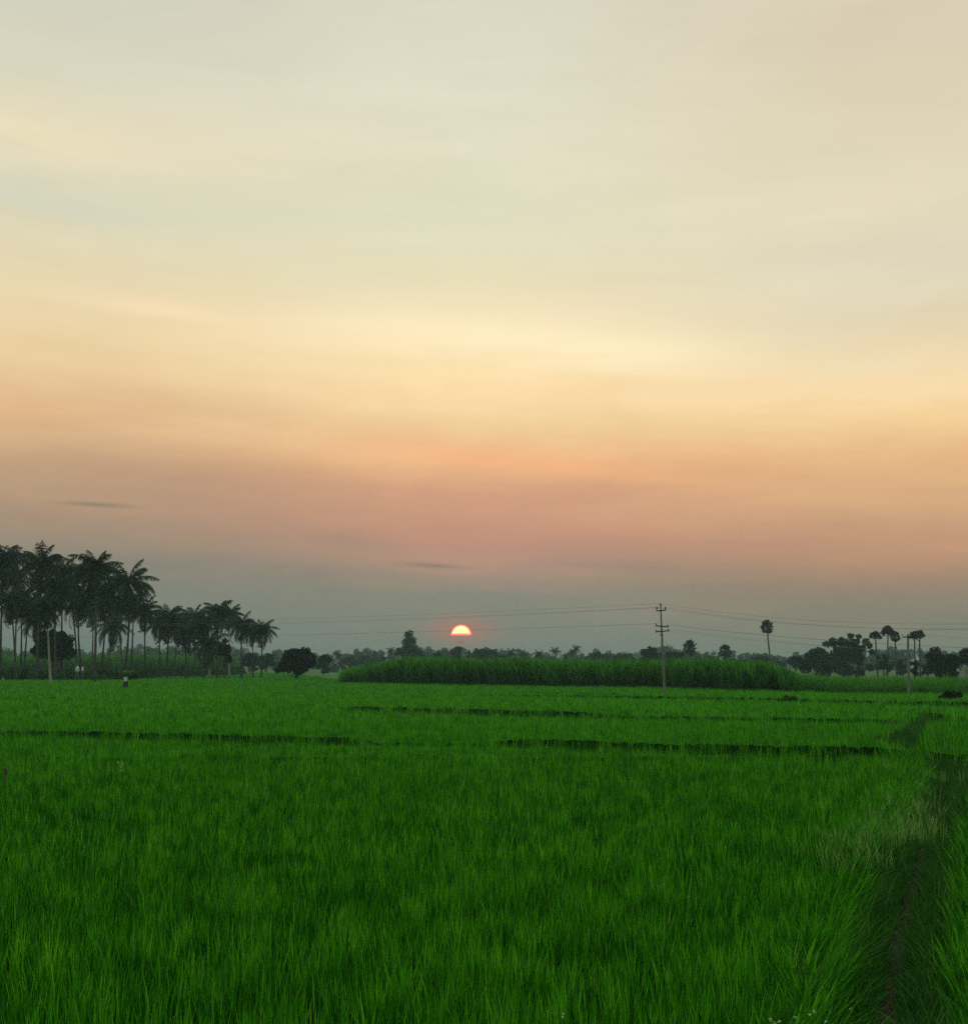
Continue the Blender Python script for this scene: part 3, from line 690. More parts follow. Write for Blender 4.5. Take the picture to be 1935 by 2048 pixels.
palmyra(1775,1268,1773,1330,17,270,'fan palm with the broadest umbrella head above the right-hand trees',GQ,4,skirt=False)
palmyra(1750,1276,1754,1330,14,275,'fan palm with a ragged head merging with the big tree on its left',GQ,5,skirt=False)
palmyra(1789,1274,1792,1330,12,272,'fan palm with a thin leaning trunk, right of the broadest umbrella head',GQ,6)
palmyra(1828,1276,1829,1330,14,250,'fan palm directly right of the short power pole',GQ,7,skirt=False)
palmyra(1838,1273,1839,1330,13,255,'rightmost fan palm, partly behind its neighbour by the short power pole',GQ,8,skirt=False)

GB='broadleaf trees along the skyline'
TR=[ # px,top,hw,bot,D,label,dark,lobes
 (110,1256,50,1340,185,'big black-green bushy tree behind the trunks of the tall palms',True,None),
 (593,1293,42,1352,180,'big dark round tree standing alone right of the palm grove',True,[(600,1318,24),(580,1322,22),(614,1318,20),(590,1306,13),(610,1305,12),(571,1335,15),(600,1338,16),(624,1326,12),(582,1312,14),(560,1340,8)]),
 (450,1276,20,1328,215,'small round tree among the lower palms beside a pale trunk',True,None),
 (500,1304,22,1343,300,'hazy rounded tree right of the last palm trunk',False,None),
 (532,1306,20,1343,310,'hazy rounded tree just left of the big dark round tree',False,None),
 (648,1308,19,1347,290,'hazy tree just right of the big dark round tree',False,None),
 (700,1311,16,1340,420,'faint tree above the left end of the cane',False,None),
 (732,1309,20,1340,440,'faint low rounded tree left of the tall leafy tree',False,None),
 (762,1312,16,1340,440,'faint low tree next to the tall leafy tree',False,None),
 (820,1261,30,1330,400,'tall leafy tree with a knobbly top left of the setting sun',False,[(818,1270,10),(824,1282,10),(812,1284,9),(816,1296,11),(828,1298,10),(800,1303,9),(806,1298,6),(836,1305,11),(818,1312,15),(844,1314,7),(794,1308,5)]),
 (876,1303,14,1325,430,'low hazy tree left of the round tree beneath the sun',False,None),
 (912,1292,15,1325,400,'round compact tree directly below the setting sun',False,None),
 (939,1300,9,1325,430,'thin hazy tree between the round tree and the broad domed tree',False,None),
 (970,1295,31,1327,400,'broad domed tree right below and right of the sun',False,[(955,1306,11),(970,1305,12),(986,1307,11),(962,1315,13),(980,1316,14),(996,1315,8),(944,1315,7)]),
 (1004,1309,10,1325,430,'small faint tree right of the broad domed tree',False,None),
 (1175,1312,10,1328,430,'small faint tree right of the two slim distant palms',False,None),
 (1197,1302,18,1328,390,'rounded tree about midway between the slim palms and the pole',False,None),
 (1237,1309,16,1330,400,'low flat-topped tree right of the rounded midway tree',False,None),
 (1262,1308,13,1330,410,'low hazy tree just left of the big round tree by the pole',False,None),
 (1297,1292,22,1332,330,'large round dark tree just left of the near power pole',True,None),
 (1322,1309,13,1332,340,'dark tree right behind the near power pole',True,None),
 (1347,1303,24,1333,330,'wide dark tree just right of the near power pole',True,None),
 (1396,1314,13,1332,390,'low hazy tree under the fan palm with the drooping head',False,None),
 (1417,1312,20,1332,380,'hazy broad tree between the two lower fan palms',False,None),
 (1489,1318,11,1333,370,'small low tree left of the tallest fan palm',False,None),
 (1522,1311,21,1334,330,'bushy tree at the foot of the tallest fan palm',False,None),
 (1562,1322,13,1336,330,'low bush-like tree right of the tallest fan palm',False,None),
 (1590,1311,20,1340,300,'rounded tree at the left end of the big dark tree mass',False,None),
 (1630,1292,34,1360,255,'broad dark tree forming the left shoulder of the big tree mass',False,[(1628,1308,14),(1612,1312,9),(1642,1305,14),(1625,1325,20),(1645,1335,22),(1608,1335,14),(1658,1320,14),(1600,1322,7)]),
 (1690,1272,46,1360,265,'highest big dark tree of the right-hand tree mass',False,[(1665,1285,11),(1680,1284,12),(1655,1288,8),(1698,1290,14),(1712,1300,14),(1675,1305,19),(1697,1312,18),(1720,1318,13),(1668,1330,20),(1690,1342,16),(1712,1345,12),(1735,1335,9)]),
 (1712,1267,28,1335,290,'open airy tree crown rising behind the highest big dark tree',False,[(1700,1272,7),(1714,1273,7),(1727,1284,8),(1738,1291,7),(1708,1284,9),(1722,1296,8),(1740,1304,7)]),
 (1766,1307,20,1365,260,'dark tree beneath the umbrella-headed fan palm',False,None),
 (1800,1318,20,1360,280,'hazy tree left of the short power pole foot',False,None),
 (1828,1321,11,1362,195,'narrow dark tree just right of the short power pole',True,None),
 (1853,1326,14,1361,230,'grey-green tree between the narrow dark tree and the big rounded one',False,None),
 (1871,1291,21,1362,190,'big rounded dark tree, second from the right edge group',True,[(1870,1306,14),(1862,1315,12),(1880,1316,12),(1870,1326,15),(1876,1340,13),(1866,1338,10),(1876,1352,8)]),
 (1903,1306,22,1364,187,'dark round-topped tree between the big rounded one and the edge tree',True,[(1899,1318,12),(1890,1325,10),(1908,1328,12),(1915,1318,7),(1898,1340,14),(1908,1350,10),(1892,1352,8)]),
 (1936,1294,22,1345,184,'dark tree cut by the right edge of the photo',True,[(1930,1308,12),(1942,1303,13),(1922,1322,8),(1938,1320,12),(1950,1315,12),(1952,1330,10)]),
]
for i,(px,top,hw,bot,D,lb,dark,lobes) in enumerate(TR):
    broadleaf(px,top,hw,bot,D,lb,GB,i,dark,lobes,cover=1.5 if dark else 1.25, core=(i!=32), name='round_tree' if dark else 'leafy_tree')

# distant woods: one hazy mass
r = rng_(90); mb = MB()
lob=[]
for D0,tops,n in ((760, 1306, 150),(980,1301,170),(520,1317,90)):
    for i in range(n):
        px = -250+2450*(i+r.uniform())/n; D=D0*r.uniform(.93,1.1); Rm=r.uniform(1.4,4.0)*D0/800
        tp = tops + 4*math.sin(px*0.013+D0)+3*math.sin(px*.041)+r.uniform(-4,6) - (6 if px<520 else 0)
        p = at(px, tp, D); lob.append((p.x,D,p.z-Rm,Rm)); 
        if p.z-Rm*2.2>2: lob.append((p.x+r.uniform(-2,2),D,max(1.5,p.z-Rm*2.3),Rm*1.1))
crown_leaves(mb, lob, 0.95, r, 1.0, squash=1.0)
tag(mb.build('distant_woods', M_tree), 'pale blue-grey wooded skyline far beyond the fields', 'woods', kind='stuff')

# undergrowth below the palms
def thicket(name, label, strip, H, seed, mat, leaf=0.22, dens=1.0):
    r = rng_(seed); mb = MB(); P=np.array(W(strip)); Lf=np.r_[0,np.cumsum(np.hypot(*np.diff(P,axis=0).T))]
    n=int(Lf[-1]/0.9*dens); lob=[]
    for i in range(n):
        s=r.uniform(0,Lf[-1]); x=np.interp(s,Lf,P[:,0]); y=np.interp(s,Lf,P[:,1])+r.uniform(0,5); R=r.uniform(.5,1.0)*H/2; z=r.uniform(.4,1)*H-R*.9
        lob.append((x,y,max(R*.4,z),R))
    crown_leaves(mb, lob, leaf, r, 1.2)
    return tag(mb.build(name, mat), label, 'undergrowth', kind='stuff')
thicket('undergrowth','thick dark green undergrowth along the foot of the palm grove',[(-250,1357),(120,1358),(270,1357),(300,1352),(440,1350),(480,1348)],2.75,91,M_shrub, leaf=.2, dens=2.2)
# single shrubs and weeds standing out
def shrub(px, py, hw, h_px, label, seed, mat, name='shrub', leaf=.07, z=0.0, cat='shrub', cover=1.6):
    B = gnd(px,py,CAN); D=B.y; Rm=hw/F*D; Hm=h_px/F*D; r=rng_(seed); rr=random.Random(seed)
    root=empty(name,(B.x,D,0)); tag(root,label,cat)
    lob=[(B.x+rr.uniform(-.6,.6)*Rm, D+rr.uniform(-.5,.5)*Rm*.6, CAN+Hm*rr.uniform(.0,.6)-.1, min(Rm,Hm)*rr.uniform(.35,.6)) for _ in range(9)]
    mb=MB(); crown_leaves(mb,lob,leaf,r,cover); mb.build('foliage',mat,root)
    sb=MB()
    for (x,y,zz,R) in lob: sb.tube([(B.x+rr.uniform(-.1,.1),D,0),((x+B.x)/2,D,zz*.5),(x,y,zz)],[.02,.014,.006],5)
    sb.build('stem',M_wood,root); return root
shrub(1903,1396,32,16,'low dark brownish bush at the field edge near the right side of the photo',5,M_palm,leaf=.1)
shrub(1581,1397,16,10,'small green weed clump on the bund right of the near power pole',6,M_shrub,leaf=.08)
# tall weeds standing out of the rice
def weed(px, top, bot, label, seed, mat):
    B=gnd(px,bot,CAN*0.8); D=B.y; T=at(px,top,D); rr=random.Random(seed); r=rng_(seed)
    root=empty('tall_weed',(B.x,D,0)); tag(root,label,'weed'); sb=MB(); sb.tube([(B.x,D,0),(B.x+.02,D,T.z*.6),(T.x,D,T.z)],[.008,.006,.002],5); sb.build('stem',mat,root)
    mb=MB(); P=[]
    for i in range(60):
        t=rr.uniform(.6,1); P.append((B.x+rr.gauss(0,.035*(1.3-t)+.012),D+rr.gauss(0,.03),T.z*t))
    leaves(mb,np.array(P),0.035,r.uniform(.3,1,60),r); mb.build('leaf_spray',mat,root)
weed(243,1524,1546,'pale green feathery weed poking above the rice at left',3,M_dry)
weed(10,1538,1560,'reddish brown weed at the left edge of the rice',4,M_litter)

# haystack at the right edge
hs=MB(); B=at(1929,1352,229); rr=random.Random(4); Hs=at(1929,1329,229).z; Rb=17/F*229
Vh=[];Qh=[];n=28;lv=9
for j in range(lv):
    t=j/(lv-1); rad=Rb*(1-t)**.8*(1.0)+.05
    for i in range(n):
        a=6.283*i/n; k=1+.05*math.sin(i*2.1+j)+rr.uniform(-.04,.04); Vh.append((B.x+rad*k*math.cos(a),B.y+rad*k*math.sin(a),Hs*t))
Qh=[(j*n+i,j*n+(i+1)%n,(j+1)*n+(i+1)%n,(j+1)*n+i) for j in range(lv-1) for i in range(n)]
hs.add(Vh,Qh,None,.5)
M_hay=plain_mat('hay',lin((120,128,112)),lin((160,162,140)),14,0.95,0.6,(1,1,.25))
root=empty('haystack',(B.x,B.y,0)); tag(root,'pale grey-green conical stack under the tree at the right edge','haystack')
hs.build('stack',M_hay,root)
st=MB(); r=rng_(8); a=r.uniform(0,6.28,900); t=r.uniform(0,1,900); rad=Rb*(1-t)**.8
blades(st,B.x+rad*np.cos(a),B.y+rad*np.sin(a),Hs*t,.35,.03,a,np.full(900,2.3),r.uniform(0,.5,900),r.uniform(.5,1,900),1,rng=r); st.build('loose_straw',M_dry,root)
# two pale bundles under the palms
M_cloth=plain_mat('pale_cloth',lin((150,165,150)),lin((190,200,182)),6,.9,.3)
for px,py,wp,hp,lb in ((154.5,1344,8,12,'larger pale whitish sack at the foot of the crooked thin palm trunk'),(165,1343,5,10,'smaller pale whitish sack, right one of two under the palms')):
    B=gnd(px,1359,CAN); D=B.y-1.5; p=at(px,py,D); hw=wp/2/F*D; hh=hp/F*D
    root=empty('sack',(p.x,D,0)); tag(root,lb,'sack','pale sacks under the palms'); sb=MB()
    zb=p.z; n=14; lv=9; Vv=[]
    for j in range(lv):
        t=j/(lv-1); pr=[.75,.95,1,1,.97,.9,.72,.3,.42][j]
        for i in range(n):
            a=6.283*i/n; k=1+.06*math.sin(3*a+j); Vv.append((p.x+hw*pr*k*math.cos(a),D+hw*pr*k*math.sin(a)*.8,zb+hh*t))
    b=len(Vv); Vv+=[(p.x,D,zb),(p.x,D,zb+hh)]
    sb.add(Vv,[(j*n+i,j*n+(i+1)%n,(j+1)*n+(i+1)%n,(j+1)*n+i) for j in range(lv-1) for i in range(n)],[(b,(i+1)%n,i) for i in range(n)]+[(b+1,(lv-1)*n+i,(lv-1)*n+(i+1)%n) for i in range(n)],.5)
    sb.build('sack_body',M_cloth,root,smooth=True)
    # it leans on a low earth rise under it
    tb=MB(); tb.tube([(p.x,D,0),(p.x,D,zb+.02)],[hw*1.3,hw*.8],9); tb.build('support_stump',M_bark,root)

# ---------------------------------------------------------------- power poles
def insulator(mb_parent, root, p, s=1.0):
    ib=MB()
    z=0
    for rr_,h in ((.03,.0),(.03,.05),(.09,.05),(.09,.09),(.05,.10),(.05,.13),(.085,.13),(.085,.17),(.045,.2),(.0,.24)):
        pass
    prof_=[(.028,0),(.028,.05),(.10,.055),(.10,.09),(.05,.11),(.09,.14),(.09,.18),(.05,.21),(.065,.24),(.02,.27)]
    V=[];n=10
    for rr_,h in prof_:
        for i in range(n): V.append((p[0]+rr_*s*math.cos(6.283*i/n),p[1]+rr_*s*math.sin(6.283*i/n),p[2]+h*s))
    L_=len(prof_); V+=[(p[0],p[1],p[2]),(p[0],p[1],p[2]+.275*s)]; a=len(V)-2
    ib.add(V,[(j*n+i,j*n+(i+1)%n,(j+1)*n+(i+1)%n,(j+1)*n+i) for j in range(L_-1) for i in range(n)],[(a,(i+1)%n,i) for i in range(n)]+[(a+1,(L_-1)*n+i,(L_-1)*n+(i+1)%n) for i in range(n)])
    return ib.build('insulator',M_porc,root,smooth=False)
def arm(root, p0, p1, th=.1):
    b=MB(); p0=Vector(p0);p1=Vector(p1); c=(p0+p1)/2; d=p1-p0; R=d.to_track_quat('X','Z').to_matrix()
    b.box(c,(d.length,th*.5,th),R); b.box(c+Vector((0,-th*.3,th*.45)),(d.length,th*.6,th*.12),R)
    return b.build('crossarm',M_iron,root)
PB=gnd(1328,1383,CAN); PD=PB.y; base=Vector((PB.x+.02,PD,0)); top=at(1320.5,1212,PD)
pole=empty('power_pole',base); tag(pole,'tall weathered concrete power pole with three crossarms in front of the cane','power pole')
pb=MB(); seg=10; d=(top-base)
for i in range(1):
    V=[];Q=[]
    for j in range(seg+1):
        t=j/seg; c=base.lerp(top,t); hw=.115*(1-t)+.055*t; hd=.10*(1-t)+.06*t; ch=.018
        V+=[(c.x-hw,c.y-hd+ch,c.z),(c.x-hw+ch,c.y-hd,c.z),(c.x+hw-ch,c.y-hd,c.z),(c.x+hw,c.y-hd+ch,c.z),(c.x+hw,c.y+hd-ch,c.z),(c.x+hw-ch,c.y+hd,c.z),(c.x-hw+ch,c.y+hd,c.z),(c.x-hw,c.y+hd-ch,c.z)]
    Q=[(j*8+i,j*8+(i+1)%8,(j+1)*8+(i+1)%8,(j+1)*8+i) for j in range(seg) for i in range(8)]
    o=seg*8; Q+=[(o,o+1,o+2,o+3),(o,o+3,o+4,o+7),(o+4,o+5,o+6,o+7)]
    pb.add(V,Q)
pb.build('pole_shaft',M_conc,pole)
PY_=PD-.13
a1=(at(1311.5,1222,PY_),at(1331.5,1220.5,PY_)); a2=(at(1310,1251.5,PY_),at(1336.5,1254,PY_)); a3=(at(1310,1264,PY_),at(1338,1261.5,PY_))
for a in (a1,a2,a3): arm(pole,a[0],a[1])
ends=[]
tp=at(1320.6,1212.5,PD); insulator(None,pole,tp,1.0); ends.append(tp+Vector((0,0,.25)))
for px in (1313,1330): p=at(px,1220.5,PY_)+Vector((0,0,.04)); insulator(None,pole,p,1.0); ends.append(p+Vector((0,0,.22)))
low=[]
for px,py in ((1311.5,1251),(1334.5,1253.5)): p=at(px,py,PY_)+Vector((0,0,.04)); insulator(None,pole,p,.6); low.append(p+Vector((0,0,.12)))
for px,py in ((1311.5,1263.5),(1336.5,1261.5)): p=at(px,py,PY_)+Vector((0,0,.04)); insulator(None,pole,p,.6); low.append(p+Vector((0,0,.12)))
bk=MB(); c=at(1322,1270,PY_); bk.tube([c+Vector((-.2,0,0)),c+Vector((.2,0,0))],.035,8); bk.build('clamp',M_iron,pole)
sw=MB(); s0=at(1322.5,1271,PY_); s1=gnd(1292,1380,CAN); s1=Vector((s1.x,PD-1.0,0.0)); sw.tube([s0,s0.lerp(s1,.5),s1],.012,5); sw.build('stay_wire',M_iron,pole)
eg=MB(); c=s0.lerp(s1,.27); dd=(s1-s0).normalized(); eg.tube([c-dd*.22,c-dd*.12,c,c+dd*.12,c+dd*.22],[.02,.06,.045,.06,.02],8); eg.build('stay_insulator',M_porc,pole)
# second, shorter pole
B2=gnd(1816.5,1387,CAN); D2=B2.y; base2=Vector((B2.x,D2,0)); top2=at(1814.8,1268.5,D2)
pole2=empty('power_pole',base2); tag(pole2,'shorter pale power pole with a single crossarm in front of the right-hand trees','power pole')
pb=MB(); V=[]
for j in range(seg+1):
    t=j/seg; c=base2.lerp(top2,t); hw=.105*(1-t)+.065*t; hd=.09; ch=.016
    V+=[(c.x-hw,c.y-hd+ch,c.z),(c.x-hw+ch,c.y-hd,c.z),(c.x+hw-ch,c.y-hd,c.z),(c.x+hw,c.y-hd+ch,c.z),(c.x+hw,c.y+hd-ch,c.z),(c.x+hw-ch,c.y+hd,c.z),(c.x-hw+ch,c.y+hd,c.z),(c.x-hw,c.y+hd-ch,c.z)]
pb.add(V,Q); pb.build('pole_shaft',M_conc,pole2)
arm(pole2,at(1803.5,1274.5,D2-.11),at(1829,1273,D2-.11),.09)
low2=[]
for px in (1804.5,1815,1827.5): p=at(px,1273,D2-.11)+Vector((0,0,.04)); insulator(None,pole2,p,.55); low2.append(p+Vector((0,0,.13)))
# wires
GW='conductors strung from the near power pole'
def wire(p0, p1, sag, label, rad=.0075, n=40):
    b=MB(); p0=Vector(p0);p1=Vector(p1); P=[]
    for i in range(n+1):
        t=i/n; p=p0.lerp(p1,t); p.z-=4*sag*t*(1-t); P.append(p)
    b.tube(P,rad,5)
    o=b.build('power_line',M_wire); tag(o,label,'wire',GW); return o
# left span ends on a pole far beyond the frame, behind the palms
wire(ends[0],at(-330,1214,280),2.2,'topmost thin wire running left from the tip of the near power pole')
wire(ends[1],at(-338,1220,280),2.2,'thin wire running left from the left top insulator of the near power pole')
wire(ends[2],at(-322,1220,280),2.4,'thin wire running left from the right top insulator of the near power pole')
wire(low[0],at(-330,1262,280),1.3,'single lower wire running left from the middle crossarm past the setting sun',.010)
wire(ends[0],at(2400,1224,75),1.2,'topmost thin wire running right from the tip of the near power pole')
wire(ends[1],at(2380,1236,75),1.2,'thin wire running right from the left top insulator of the near power pole')
wire(ends[2],at(2420,1238,75),1.2,'thin wire running right from the right top insulator of the near power pole')
wire(low[1],at(2400,1306,77),.55,'lower wire running right from the middle crossarm towards the big trees',.012)
wire(low[3],at(2400,1322,77),.6,'lower wire running right from the bottom crossarm of the near power pole',.007)
wire(low[2],at(2400,1316,77),.6,'faint wire running right from the left end of the bottom crossarm',.006)
wire(low2[2],at(2450,1296,88),.2,'thin wire running right from the short power pole',.006)

# ---------------------------------------------------------------- person carrying a load of fodder
PP=gnd(251,1374,CAN); PDp=PP.y; prs=Vector((PP.x,PDp,0))
sc=(at(250,1351.5,PDp).z)/1.62        # head top at this height
def skin_mesh(name, verts, edges, mat, parent=None, root=0, sub=2):
    bm=bmesh.new(); ly=bm.verts.layers.skin.verify(); vs=[]
    for i,(co,rd) in enumerate(verts):
        v=bm.verts.new(co); s=v[ly]; s.radius=(rd,rd) if not hasattr(rd,'__len__') else rd; s.use_root=(i==root); vs.append(v)
    for a,b in edges: bm.edges.new((vs[a],vs[b]))
    me=bpy.data.meshes.new(name); bm.to_mesh(me); bm.free(); me.materials.append(mat)
    o=bpy.data.objects.new(name,me); C.objects.link(o); o.parent=parent
    m=o.modifiers.new('Skin','SKIN'); m.use_smooth_shade=True
    m=o.modifiers.new('Sub','SUBSURF'); m.levels=sub; m.render_levels=sub
    return o
M_skin=plain_mat('brown_skin',lin((70,46,36)),lin((86,58,44)),8,.55,.05)
M_shirt=plain_mat('pale_green_shirt',lin((180,222,202)), lin((210,240,224)),10,.9,.3)
M_lungi=plain_mat('dark_lungi',(.006,.008,.016),(.014,.016,.03),10,.9,.3)
M_hair=plain_mat('black_hair',(.006,.005,.005),(.012,.010,.009),30,.6,.3)
# man faces the camera, slightly turned to his right; local frame: x right in photo, -y to camera
Vb=[((0,0,.90),(.13,.10)),((0,.01,1.05),(.115,.09)),((0,.01,1.22),(.14,.10)),((0,.02,1.34),(.12,.085)),((0,.01,1.41),.052),((0,-.01,1.47),.06),((0,-.012,1.545),(.072,.088)),((0,-.005,1.60),(.06,.075)),
    ((-.17,.02,1.33),.055),((-.32,-.03,1.42),.042),((-.24,-.05,1.62),.032),((-.225,-.05,1.67),(.036,.018)),
    ((.17,.02,1.33),.055),((.33,-.02,1.45),.042),((.27,-.04,1.66),.032),((.26,-.04,1.71),(.036,.018)),
    ((-.09,0,.82),.095),((-.11,-.06,.50),.06),((-.10,.02,.12),.04),((-.10,0,.06),.035),((-.11,-.14,.03),.03),
    ((.09,0,.82),.095),((.12,-.12,.52),.06),((.11,.08,.15),.04),((.11,.09,.07),.035),((.12,-.03,.03),.03),
    ((0,-.105,1.535),.014),((-.078,0,1.54),.016),((.078,0,1.54),.016)]
Eb=[(0,1),(1,2),(2,3),(3,4),(4,5),(5,6),(6,7),(3,8),(8,9),(9,10),(10,11),(3,12),(12,13),(13,14),(14,15),(0,16),(16,17),(17,18),(18,19),(19,20),(0,21),(21,22),(22,23),(23,24),(24,25),(6,26),(6,27),(6,28)]
for hnd in (11,15):
    c=Vb[hnd][0]; sg=1 if hnd==11 else -1
    for k in range(4):
        x=c[0]+(k-1.5)*.021; i0=len(Vb); l=[.036,.042,.040,.030][k]
        Vb += [((x,c[1]-.004,c[2]+.03),.009),((x+sg*.004,c[1]-.01,c[2]+.03+l),.008),((x+sg*.01,c[1]-.03,c[2]+.03+l*1.6),.007)]
        Eb += [(hnd,i0),(i0,i0+1),(i0+1,i0+2)]
    i0=len(Vb); Vb += [((c[0]+sg*.045,c[1]-.012,c[2]-.005),.010),((c[0]+sg*.066,c[1]-.025,c[2]+.025),.008)]; Eb+=[(hnd,i0),(i0,i0+1)]
body=skin_mesh('person',Vb,Eb,M_skin)
body.location=prs; body.scale=(sc*1.10,)*3; body.rotation_euler=(0,0,math.radians(-18))
tag(body,'person in pale green shirt and dark lungi walking through rice under a load','person')
Vs=[((0,.01,.92),(.15,.12)),((0,.01,1.07),(.19,.13)),((0,.01,1.22),(.21,.14)),((0,.02,1.335),(.14,.10)),((-.175,.02,1.335),.075),((-.27,-.01,1.40),.06),((.175,.02,1.335),.075),((.28,-.01,1.42),.06),((0,.015,1.385),.07)]
sh=skin_mesh('shirt',Vs,[(0,1),(1,2),(2,3),(3,4),(4,5),(3,6),(6,7),(3,8)],M_shirt,body,0,2)
lg=MB(); n=24; rows=[(.98,.165,.125),(.90,.185,.15),(.78,.21,.19),(.64,.225,.22),(.52,.22,.22),(.46,.20,.20)]; V=[]
for z,rx,ry in rows:
    for i in range(n):
        a=6.283*i/n; k=1+.05*math.sin(a*5)+.03*math.sin(a*9+z*9); V.append((rx*k*math.cos(a)+(.98-z)*.04,ry*k*math.sin(a)-(.98-z)*.08,z))
lg.add(V,[(j*n+i,(j+1)*n+i,(j+1)*n+(i+1)%n,j*n+(i+1)%n) for j in range(len(rows)-1) for i in range(n)])
lo_=lg.build('lungi',M_lungi); lo_.parent=body
for f in lo_.data.polygons: f.use_smooth=True
hb=MB(); hb.ball((0,.012,1.575),(.083,.098,.075),14,9); ho=hb.build('hair',M_hair); ho.parent=body
for s_e in (-1,1):
    eb=MB(); eb.ball((s_e*.03,-.088,1.545),(.012,.006,.006),8,5); eo=eb.build('eye',M_cloth); eo.parent=body
mo=MB(); mo.ball((0,-.090,1.495),(.024,.007,.006),8,5); mq=mo.build('mouth',M_litter); mq.parent=body
# load of cut green fodder
LB=at(257,1349,PDp); r=rng_(12); mb=MB(); fr=empty('fodder_bundle',(LB.x,PDp,LB.z)); M_fod=leaf_mat('cut_fodder',[G(.02,.05,.012),G(.08,.16,.035),G(.28,.38,.13)],rough=.8,trans=.2,spec=.03); tag(fr,'wide bundle of cut green fodder carried on the head of the person','fodder bundle')
Wb=18/F*PDp; Hb=10/F*PDp
def bund(n, cx0, cz0, rx, rz, L, wdt, tl, th, seed):
    r=rng_(seed); d=r.normal(size=(n,3)); d/=np.linalg.norm(d,axis=1)[:,None]; rad=r.uniform(.2,1,n)**.5
    x=LB.x+cx0+d[:,0]*rx*rad; y=PDp+d[:,1]*.45*rad; z=LB.z+cz0+d[:,2]*rz*rad
    az=np.where(d[:,0]>0,r.normal(0,.7,n),r.normal(math.pi,.7,n)); blades(mb,x,y,z,L*r.uniform(.5,1.2,n),wdt,az,r.uniform(.7,1.6,n),r.uniform(.2,1.2,n),r.uniform(tl,th,n),3,rng=r)
bund(1100,0.1,.02,Wb*.72,Hb*.55,.55,.03,.25,.9,1); bund(700,Wb*.55,-.18,Wb*.45,Hb*.6,.5,.03,.1,.5,2); bund(260,-Wb*.5,.05,Wb*.35,Hb*.35,.45,.03,.3,.9,3)
mb.build('fodder_leaves',M_fod,fr)
tb=MB(); P=[(LB.x-.28+.0*t,PDp-.42+.1*abs(t),LB.z+.36-.16*i) for i,t in enumerate((-1,0,1,2))]; tb.tube([(LB.x-.34,PDp-.40,LB.z+.40),(LB.x-.24,PDp-.47,LB.z+.25),(LB.x-.18,PDp-.46,LB.z+.05),(LB.x-.16,PDp-.35,LB.z-.1)],[.035,.045,.04,.03],7); tb.build('straw_tie',M_dry,fr)

# ---------------------------------------------------------------- small white flowers at the bottom edge
M_pet=plain_mat('white_petal',(.62,.62,.5),(.75,.75,.66),40,.7,0)
GFl='small white wildflowers along the bottom edge'
def flower(heads, label, seed):
    rr=random.Random(seed); r=rng_(seed); B=gnd(heads[0][0],heads[0][1],.66); root=empty('wildflower',(B.x,B.y,0)); tag(root,label,'flower',GFl)
    sb=MB()
    for (px,py,s) in heads:
        p=gnd(px,py,.68); y=B.y+rr.uniform(-.03,.03); p=at(px,py,y)
        sb.tube([(B.x,B.y,0),(B.x+(p.x-B.x)*.3,B.y,p.z*.6),(p.x,y,p.z-.004)],[.003,.0025,.0015],5,.7)
        pb_=MB()
        for k in range(7):
            c=Vector((p.x+rr.gauss(0,.0038*s),y+rr.gauss(0,.0038*s),p.z+rr.gauss(0,.005*s)))
            for q_ in range(5):
                a=q_*1.2566+rr.uniform(0,1); d=Vector((math.cos(a),math.sin(a)*.8,.5+rr.uniform(-.4,.4))).normalized(); e=Vector((-math.sin(a),math.cos(a),0))
                pb_.add([c,c+d*.003*s+e*.002*s,c+d*.0055*s,c+d*.003*s-e*.002*s],[(0,1,2,3)],None,.5)
        pb_.build('flower_head',M_pet,root)
    sb.build('stem',M_weed,root)
flower([(1124,2034,1.2),(1126,2029,.8)],'lone white wildflower near the middle of the bottom edge',1)
flower([(1539,2042,1.1),(1556,2044,1.2),(1549,2047,.9)],'three-headed white wildflower in the rice at the bottom edge',2)
flower([(1590,2037,1.0)],'small single white wildflower right of the three-headed one',3)
flower([(1618,2031,1.1),(1627,2025,1.1)],'pair of white flower heads on one stalk beside the leaning rice',4)
flower([(1650,2045,1.0)],'low white wildflower at the bottom edge where the rice leans over',5)
flower([(1699,2018,.9)],'white wildflower nearest to the path',6)

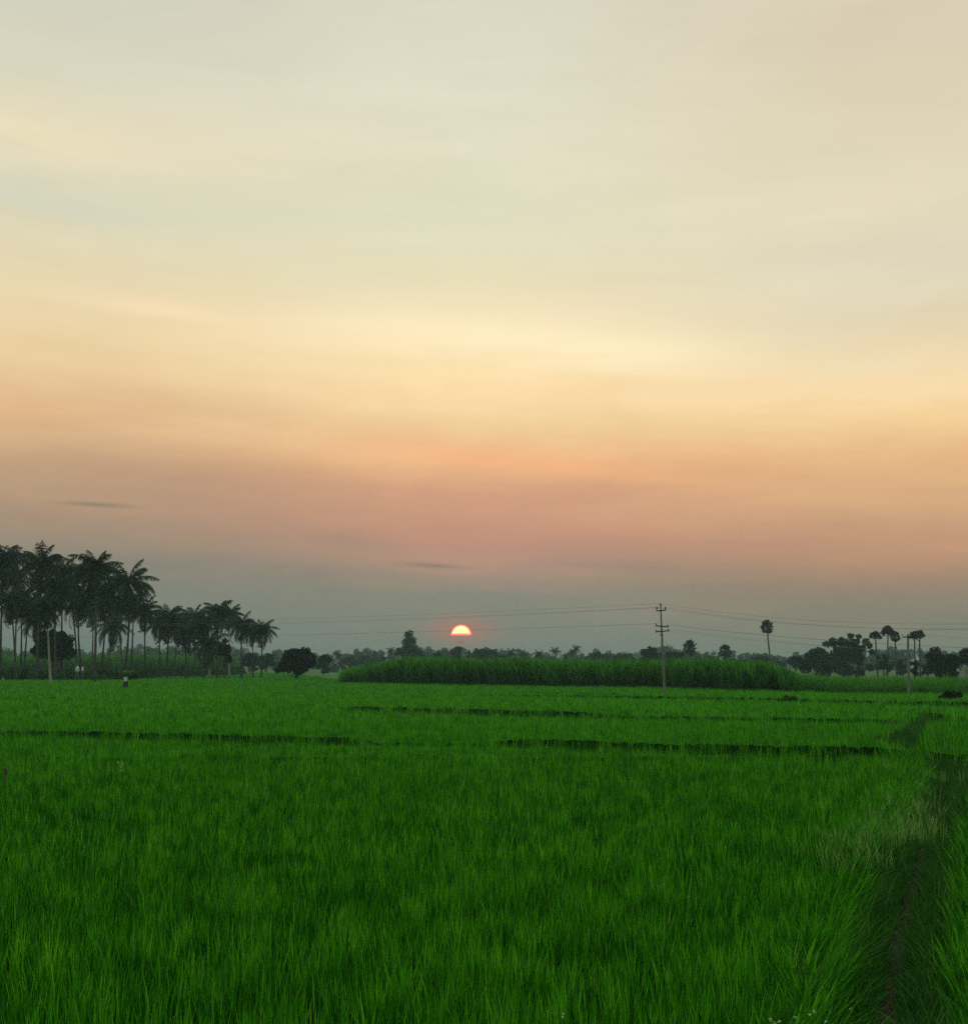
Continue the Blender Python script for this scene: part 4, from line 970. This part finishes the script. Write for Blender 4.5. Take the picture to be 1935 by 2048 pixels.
# ---------------------------------------------------------------- the sun's disc, its lower half hidden by a cloud bank
SD=5200.0; sc_c=at(SUN_PX[0],SUN_PX[1],SD); SR=20.4/F*SD
def sunmat(name,k,flat):
    m=bpy.data.materials.new(name); m.use_nodes=True; n=m.node_tree; n.nodes.clear()
    t=n.nodes.new('ShaderNodeTexCoord'); s=n.nodes.new('ShaderNodeSeparateXYZ'); n.links.new(t.outputs['Object'],s.inputs[0])
    def mm(op,a,b):
        x=n.nodes.new('ShaderNodeMath'); x.operation=op
        for i_,v in enumerate((a,b)):
            if isinstance(v,(int,float)): x.inputs[i_].default_value=v
            else: n.links.new(v,x.inputs[i_])
        return x.outputs[0]
    if flat: 
        col_=(1.0,.30,.25,1); e=n.nodes.new('ShaderNodeEmission'); e.inputs[0].default_value=col_; e.inputs[1].default_value=k
    else:
        rr_=mm('SQRT',mm('ADD',mm('MULTIPLY',s.outputs[0],s.outputs[0]),mm('MULTIPLY',s.outputs[2],s.outputs[2])),0)
        rr_=mm('DIVIDE',rr_,SR); zz=mm('SUBTRACT',1.0,mm('DIVIDE',s.outputs[2],SR*1.0)); f=mm('MAXIMUM',rr_,mm('POWER',zz,1.0))
        r_=n.nodes.new('ShaderNodeValToRGB'); cr=r_.color_ramp; cr.elements[0].position=.82; cr.elements[1].position=.89
        cr.elements[0].color=(1.0,.80,.30,1); cr.elements[1].color=(1.0,.15,.10,1); n.links.new(f,r_.inputs[0])
        e=n.nodes.new('ShaderNodeEmission'); n.links.new(r_.outputs[0],e.inputs[0]); e.inputs[1].default_value=k
    o=n.nodes.new('ShaderNodeOutputMaterial'); n.links.new(e.outputs[0],o.inputs[0]); return m
def dome(z0,z1,wmax=None,n=64,m=20):
    b=MB(); V=[]
    for j in range(m+1):
        z=z0+(z1-z0)*(1-math.cos(math.pi*.5*j/m) if False else math.sin(math.pi*.5*j/m)); rad=math.sqrt(max(0,SR*SR-z*z))
        if wmax: rad=min(rad,wmax*math.sqrt(max(0,1-((z-(z0+z1)/2)/((z1-z0)/2))**2)))
        for i in range(n): V.append((rad*math.cos(6.2832*i/n),rad*math.sin(6.2832*i/n),z))
    V+=[(0,0,z0),(0,0,z1)]; a=len(V)-2
    b.add(V,[(j*n+i,j*n+(i+1)%n,(j+1)*n+(i+1)%n,(j+1)*n+i) for j in range(m) for i in range(n)],[(a,(i+1)%n,i) for i in range(n)]); return b
sun=empty('sun',sc_c); tag(sun,'glowing yellow and red half disc of the setting sun above the cane','sun')
so=dome(0,SR).build('sun_disc',sunmat('sun_glow',2.4,False)); so.parent=sun
s2=dome(-SR*.80,-SR*.66,SR*.46,48,8).build('sun_sliver',sunmat('sun_sliver_glow',.4,True)); s2.parent=sun

# ---------------------------------------------------------------- haze
hz=MB(); x0,x1,y0,y1,z0,z1=-1350,1350,-170,2060,-1.0,28.0
hz.box(((x0+x1)/2,(y0+y1)/2,(z0+z1)/2),(x1-x0,y1-y0,z1-z0))
mh=bpy.data.materials.new('haze'); mh.use_nodes=True; n=mh.node_tree; n.nodes.clear()
pv=n.nodes.new('ShaderNodeVolumePrincipled'); pv.inputs['Color'].default_value=(.40,.58,.60,1); pv.inputs['Density'].default_value=.00037; pv.inputs['Anisotropy'].default_value=0.0
o=n.nodes.new('ShaderNodeOutputMaterial'); n.links.new(pv.outputs[0],o.inputs['Volume'])
ho=hz.build('haze',mh); tag(ho,kind='stuff'); ho['label']='thin evening haze over the fields'; ho['category']='haze'
mh.cycles.homogeneous_volume=True if hasattr(mh,'cycles') and hasattr(mh.cycles,'homogeneous_volume') else None
